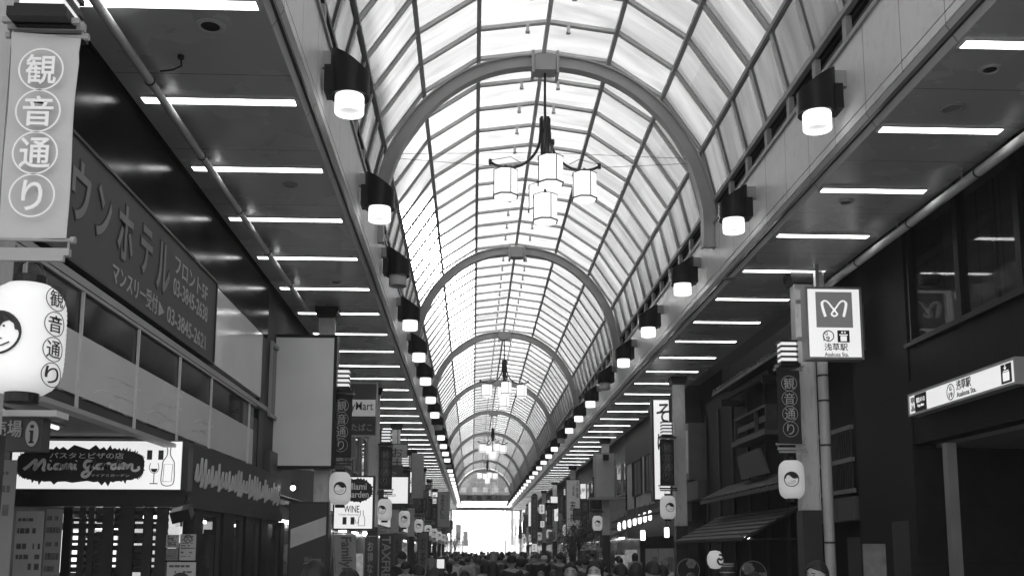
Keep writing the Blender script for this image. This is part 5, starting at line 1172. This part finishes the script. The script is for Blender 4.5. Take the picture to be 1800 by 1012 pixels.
def hair_geo(style, seed):
    m = MB(); n = 32; rings = 18; rr = random.Random(seed)
    ph = [rr.random()*6.28 for _ in range(6)]
    for i in range(rings+1):
        th = PI*.04+(PI*.96)*i/rings*.8
        for k in range(n):
            q = 2*PI*k/n; back = -math.sin(q)                                # +1 at the back of the head
            lim = {'short': .62, 'bob': .80, 'long': .86, 'bun': .58, 'cap': .5, 'curly': .74}[style]
            front = .34 if style != 'cap' else .46
            front += .014*math.sin(q*5+ph[4])+.008*math.sin(q*13+ph[5])
            u = lim*(.5+.5*back)+front*(.5-.5*back) if abs(back) < 2 else lim
            if style in ('bob', 'long') and back > -.55: u = lim
            t_ = i/rings*u
            a = t_*PI; jit = 1+.035*math.sin(q*7+ph[0]+a*3)+.025*math.sin(q*13+ph[1])+(.05*math.sin(q*9+a*11+ph[2]) if style == 'curly' else 0)
            rad = (.090 if style != 'curly' else .108)
            x = rad*math.sin(a)*math.cos(q)*jit; y = -.006+(rad+.016)*math.sin(a)*math.sin(q)*jit; z = 1.565+(.118 if style != 'curly' else .13)*math.cos(a)*(1+.012*math.sin(q*5+ph[3]))
            if a > PI*.5:
                e = a-PI*.5; pull = {'bob': 1.0, 'long': 1.0}.get(style, .35)
                x = x*(1-pull)+pull*rad*math.cos(q)*jit*(1-.12*e); y = y*(1-pull)+pull*(-.006+(rad+.014)*math.sin(q)*jit*(1-.1*e)); z = 1.565-e*({'bob': .12, 'long': .21}.get(style, .09))
            m.v.append(Vector((x, y, z)))
    for i in range(rings):
        for k in range(n): m.f.append([i*n+k, i*n+(k+1) % n, (i+1)*n+(k+1) % n, (i+1)*n+k])
    m.f.append(list(range(n)))
    nv = len(m.v); c0 = Vector((0, -.003, 1.545))
    m.v += [c0+(p-c0)*.9 for p in m.v[:nv]]; m.f += [[q+nv for q in f[::-1]] for f in m.f]
    for k in range(n): a = rings*n+k; b = rings*n+(k+1) % n; m.f.append([a, b, b+nv, a+nv])
    if style == 'bun': m.lathe([(.005, -.04), (.035, -.03), (.045, 0), (.035, .03), (.005, .04)], (0, -.105, 1.60), 14)
    if style == 'cap':
        m.lathe([(.095, 1.575), (.099, 1.60), (.094, 1.645), (.07, 1.675), (.01, 1.688)], (0, -.005, 0), 24); m.lathe([(.06, 1.575), (.135, 1.57), (.135, 1.576), (.06, 1.586)], (0, .03, 0), 24)
    return m
POSES = {}
for nm, wk in (('stand', 0.0), ('step', 1.0), ('stride', -1.3)):
    V, E_, R_ = joints(wk); body = skin_mesh('body', V, E_, R_, head_geo(), .013)
    # jacket: trunk and arms, a little larger than the body; trousers: hips and legs
    def sub(keep, grow, cut=None):
        idx = {v: i for i, v in enumerate(keep)}
        vv = [V[i] for i in keep]; ee = [(idx[a], idx[b]) for a, b in E_ if a in idx and b in idx]
        rr_ = [tuple(q+grow for q in (R_[i] if isinstance(R_[i], tuple) else (R_[i], R_[i]))) for i in keep]
        return vv, ee, rr_
    # indices: 0-5 trunk; arms start 6, each side = 4+12+2+4 = 22
    arms = [6, 7, 8, 28, 29, 30]; legs = [24, 25, 26, 46, 47, 48]
    jv, je, jr = sub([0, 1, 2, 3]+arms, .02); jv[0] = (0, 0, .88); jr[0] = (.165, .125)
    jacket = skin_mesh('jacket', jv, je, jr, None, .016)
    col = MB(); col.lathe([(.075, 1.37), (.068, 1.41), (.062, 1.445), (.056, 1.445), (.06, 1.40)], (0, 0, 0), 20, cap=False)
    tv_, te_, tr_ = sub([0]+legs, .014); tr_[0] = (.15, .115)
    trousers = skin_mesh('trousers', tv_, te_, tr_, None, .018)
    POSES[nm] = (body, jacket, trousers, None)
def me_of(mb, name):
    me = bpy.data.meshes.new(name); me.from_pydata(mb.v, [], mb.f); bm = bmesh.new(); bm.from_mesh(me); bmesh.ops.recalc_face_normals(bm, faces=bm.faces); bm.to_mesh(me); bm.free()
    me.polygons.foreach_set('use_smooth', [True]*len(me.polygons)); return me
HAIR = {k: me_of(hair_geo(k, i), 'hair') for i, k in enumerate(('short', 'bob', 'long', 'bun', 'cap', 'curly'))}
eyes = MB(); [eyes.lathe([(.002, -.008), (.013, 0), (.002, .008)], (s*.031, .079, 1.553), 8) for s in (-1, 1)]; [eyes.box(s*.031-.018, s*.031+.018, .082, .089, 1.572, 1.578) for s in (-1, 1)]
mouth = MB(); mouth.box(-.022, .022, .082, .0905, 1.478, 1.484); EYES = me_of(eyes, 'eyes'); MOUTH = me_of(mouth, 'mouth')
mk = MB(); n = 12
for i in range(6):
    z = 1.53-.075*i/5
    for k in range(n+1): q = PI*(.12+.76*k/n); rx = .079-.016*(i/5)**2; mk.v.append(Vector((rx*math.cos(q), .016+(.088+.012*math.sin(PI*i/5))*math.sin(q)*1.02, z)))
for i in range(5):
    for k in range(n): a = i*(n+1)+k; mk.f.append([a, a+1, a+n+2, a+n+1])
MASK = me_of(mk, 'face_mask'); COLLAR = me_of(col, 'collar')
bagm = MB(); bagm.box(-.13, .13, -.26, -.13, 1.0, 1.36); BAG = me_of(bagm, 'bag')
CLOTH = {k: mat('cloth_'+k, g, .85, var=.15, bump=.15) for k, g in (('black', .018), ('dark grey', .05), ('grey', .14), ('pale grey', .3), ('white', .55))}
CLOTH['dark'] = CLOTH['black']
HM = {'black': M['hair'], 'dark': M['hair'], 'grey': mat('grey_hair', .16, .6, var=.3, scale=30), 'brown': mat('brown_hair', .05, .5, var=.3, scale=30), 'white': mat('white_cap', .6, .8)}
def person(x, Y, h, face, pose, style, hm, jk, tr, label, mask=False, bag=False, group='pedestrians in the arcade'):
    t = thing('person', label, 'person', (x, Y, 0), group); s = h/1.67; t.scale = (s, s, s); t.rotation_euler = (0, 0, face)
    P_ = POSES[pose]
    def ch(me, nm, mt, smooth=True):
        o = bpy.data.objects.new(nm, me); C.objects.link(o); o.parent = t
        if not me.materials: me.materials.append(mt)
        o.material_slots[0].link = 'OBJECT'; o.material_slots[0].material = mt; return o
    ch(P_[0], 'body', M['skin']); ch(P_[1], 'jacket', CLOTH[jk]); ch(COLLAR, 'collar', CLOTH[jk]); ch(P_[2], 'trousers', CLOTH[tr]); ch(HAIR[style], 'hair' if style != 'cap' else 'hat', HM[hm])
    if abs(face) > 1.2: ch(EYES, 'eyes', M['black']); ch(MOUTH, 'mouth', mat('lips', .2, .5))
    if mask: ch(MASK, 'face_mask', mat('mask_white', .7, .8))
    if bag: ch(BAG, 'backpack', CLOTH['black'])
    return t
def at(px, top, hw, hwid=.185):
    """stand somebody by the top of the head and its width in the photograph"""
    Y = hwid*1800/hw; p = PY(px, top, Y); return p.x, Y, p.z
NEAR = [  # px, head top, head width, face, pose, hair, hair colour, jacket, trousers, mask, bag, label
 (554, 983, 45, .1, 'step', 'short', 'black', 'black', 'dark', 0, 0, 'person with full dark hair close to the camera below the striped board'),
 (615, 997, 40, -.1, 'stand', 'short', 'dark', 'dark grey', 'dark', 0, 0, 'person with dark hair at the bottom edge right of the one below the striped board'),
 (1435, 983, 37, 2.15, 'stand', 'short', 'black', 'dark grey', 'dark', 1, 0, 'person in a white mask at the foot of the downpipe'),
 (1325, 1003, 30, .2, 'stand', 'bob', 'black', 'black', 'dark', 0, 0, 'person with dark bobbed hair in front of the larger flower fan'),
 (1214, 1005, 22, .1, 'stand', 'short', 'brown', 'grey', 'dark', 0, 0, 'person with brown hair in front of the smaller flower fan'),
 (1090, 988, 27, .1, 'step', 'short', 'black', 'black', 'dark', 0, 0, 'person with round black hair left of the pale sliding doors'),
 (1118, 987, 27, -.2, 'stand', 'bob', 'black', 'dark grey', 'dark', 0, 0, 'person with a black bob in front of the pale sliding doors'),
 (1147, 984, 29, .15, 'stride', 'short', 'black', 'black', 'dark', 0, 0, 'person with black hair by the second right-hand column'),
 (1163, 993, 25, -.1, 'stand', 'curly', 'black', 'dark grey', 'dark', 0, 0, 'person with curly dark hair at the second right-hand column'),
 (1046, 982, 31, 2.8, 'stand', 'bob', 'dark', 'pale grey', 'dark', 1, 0, 'person facing the camera in a white mask in the middle of the crowd'),
 (1003, 986, 25, 3.0, 'step', 'short', 'black', 'grey', 'dark', 0, 0, 'person facing the camera with bare face and pale top in the crowd'),
 (1057, 983, 16, .1, 'stand', 'short', 'black', 'black', 'dark', 0, 0, 'person with a small dark head at the third right-hand column'),
 (822, 977, 11.5, .0, 'step', 'short', 'black', 'pale grey', 'dark', 0, 0, 'person in a pale shirt seen from behind left of the middle'),
 (803, 976, 11, -.1, 'stride', 'short', 'brown', 'white', 'grey', 0, 0, 'person in a white shirt left of the pale shirted walker'),
 (817, 1001, 20, .1, 'step', 'short', 'black', 'black', 'dark', 0, 0, 'person with black hair just below the pale shirted walker'),
 (853, 983, 19, .1, 'stand', 'bob', 'black', 'dark grey', 'dark', 0, 0, 'person with a dark bob right of the pale shirted walker'),
 (866, 985, 22, -.1, 'step', 'long', 'dark', 'grey', 'dark', 0, 0, 'person with long dark hair just below the bright opening'),
 (899, 974, 17, .0, 'stride', 'short', 'black', 'black', 'dark', 0, 1, 'tall person in black with a backpack right of the bright opening'),
 (915, 980, 18, .2, 'stand', 'curly', 'black', 'dark grey', 'dark', 0, 0, 'person with bushy dark hair beside the tall one in black'),
 (910, 1002, 15, .0, 'stand', 'bob', 'grey', 'dark grey', 'dark', 0, 0, 'person with grey hair low in the crowd right of the middle'),
 (932, 975, 11, .0, 'stand', 'cap', 'white', 'grey', 'dark', 0, 0, 'person in a pale hat by the thin pale post on the right'),
 (947, 977, 10, .1, 'step', 'cap', 'grey', 'dark grey', 'dark', 0, 0, 'person in a grey hat right of the pale hatted one'),
 (957, 975, 11, .0, 'stand', 'cap', 'white', 'black', 'dark', 0, 0, 'person in a white cap and black coat right of the grey hatted one'),
 (951, 1002, 15, 3.0, 'stand', 'short', 'grey', 'dark grey', 'dark', 0, 0, 'grey haired person facing the camera under the white cap'),
 (973, 1000, 17, .1, 'step', 'short', 'brown', 'black', 'dark', 0, 0, 'person with brown hair between the grey haired person and the bare faced one'),
 (735, 990, 24, .3, 'step', 'short', 'black', 'grey', 'dark', 0, 0, 'person with dark hair below the third left lantern'),
 (765, 996, 36, .0, 'stand', 'bob', 'black', 'black', 'dark', 0, 0, 'person with wide dark bob at the bottom edge below the low lit panel'),
 (713, 985, 17, -.1, 'step', 'short', 'black', 'black', 'dark', 0, 0, 'dark coated person by the plain grey flag'),
 (790, 986, 13, .1, 'stand', 'long', 'black', 'black', 'dark', 0, 0, 'dark person with long hair right of the low lit panel'),
 (838, 979, 12, .1, 'stride', 'curly', 'brown', 'grey', 'dark', 0, 0, 'person with curly brown hair right behind the pale shirted walker'),
 (876, 975, 10, .0, 'stand', 'short', 'black', 'dark grey', 'dark', 0, 0, 'person with a small black head under the middle of the bright opening'),
 (990, 976, 12, .0, 'step', 'bob', 'dark', 'black', 'dark', 0, 0, 'person with dark bob below the straggly shrub'),
 (1028, 980, 14, .2, 'stand', 'short', 'dark', 'dark grey', 'dark', 0, 0, 'dark haired person below the fourth right-hand column lantern'),
]
PTS = []
for (px, top, hw, fa, po, st, hc, jk, tr, mask, bag, lab) in NEAR:
    x, Y, z = at(px, top, hw, {'short': .178, 'bob': .185, 'long': .185, 'bun': .18, 'cap': .2, 'curly': .21}[st])
    person(x, Y, z/1.01 if st != 'cap' else z/1.015, fa, po, st, HM and hc, jk, tr, lab, bool(mask), bool(bag)); PTS.append((x, Y))
rr = random.Random(77)
names = {'short': 'short hair', 'bob': 'bobbed hair', 'long': 'long hair', 'bun': 'tied up hair', 'cap': 'a brimmed hat', 'curly': 'curly hair'}
k = 0; tries = 0
while k < 150 and tries < 6000:
    tries += 1
    Y = 17+90*rr.random()**.8; x = XL-.3+rr.random()*(XR-XL+.9)
    if Y < 26 and rr.random() < .5: continue
    if any((x-a)**2+((Y-b)*.8)**2 < .42 for a, b in PTS): continue
    st = rr.choice(('short', 'short', 'short', 'bob', 'bob', 'long', 'bun', 'curly', 'cap')); hc = rr.choice(('black', 'black', 'black', 'black', 'brown', 'grey')) if st != 'cap' else rr.choice(('grey', 'black', 'white'))
    jk = rr.choice(('black', 'black', 'black', 'dark grey', 'dark grey', 'grey', 'pale grey', 'white')); away = rr.random() < .62
    fa = rr.gauss(0, .25) if away else PI+rr.gauss(0, .25); mask = (not away) and rr.random() < .6
    dist = 'nearer part' if Y < 40 else ('middle' if Y < 70 else 'far part')
    if abs(px_ := 0): pass
    hcol = {'black': 'black', 'brown': 'brown', 'grey': 'grey', 'white': 'white'}[hc]
    what = ('%s %s' % (hcol, names[st])) if st != 'cap' else 'a %s brimmed hat' % hcol
    lab = '%sperson with %s, %s top, %s, in the crowd\'s %s' % ('masked ' if mask else '', what, jk, 'walking off' if away else 'approaching', dist)
    h = 1.50+.26*rr.random()
    person(x, Y, h, fa, rr.choice(('stand', 'step', 'stride')), st, hc, jk, rr.choice(('black', 'dark grey', 'grey')), lab, mask, away and rr.random() < .2, 'crowd walking through the arcade')
    PTS.append((x, Y)); k += 1
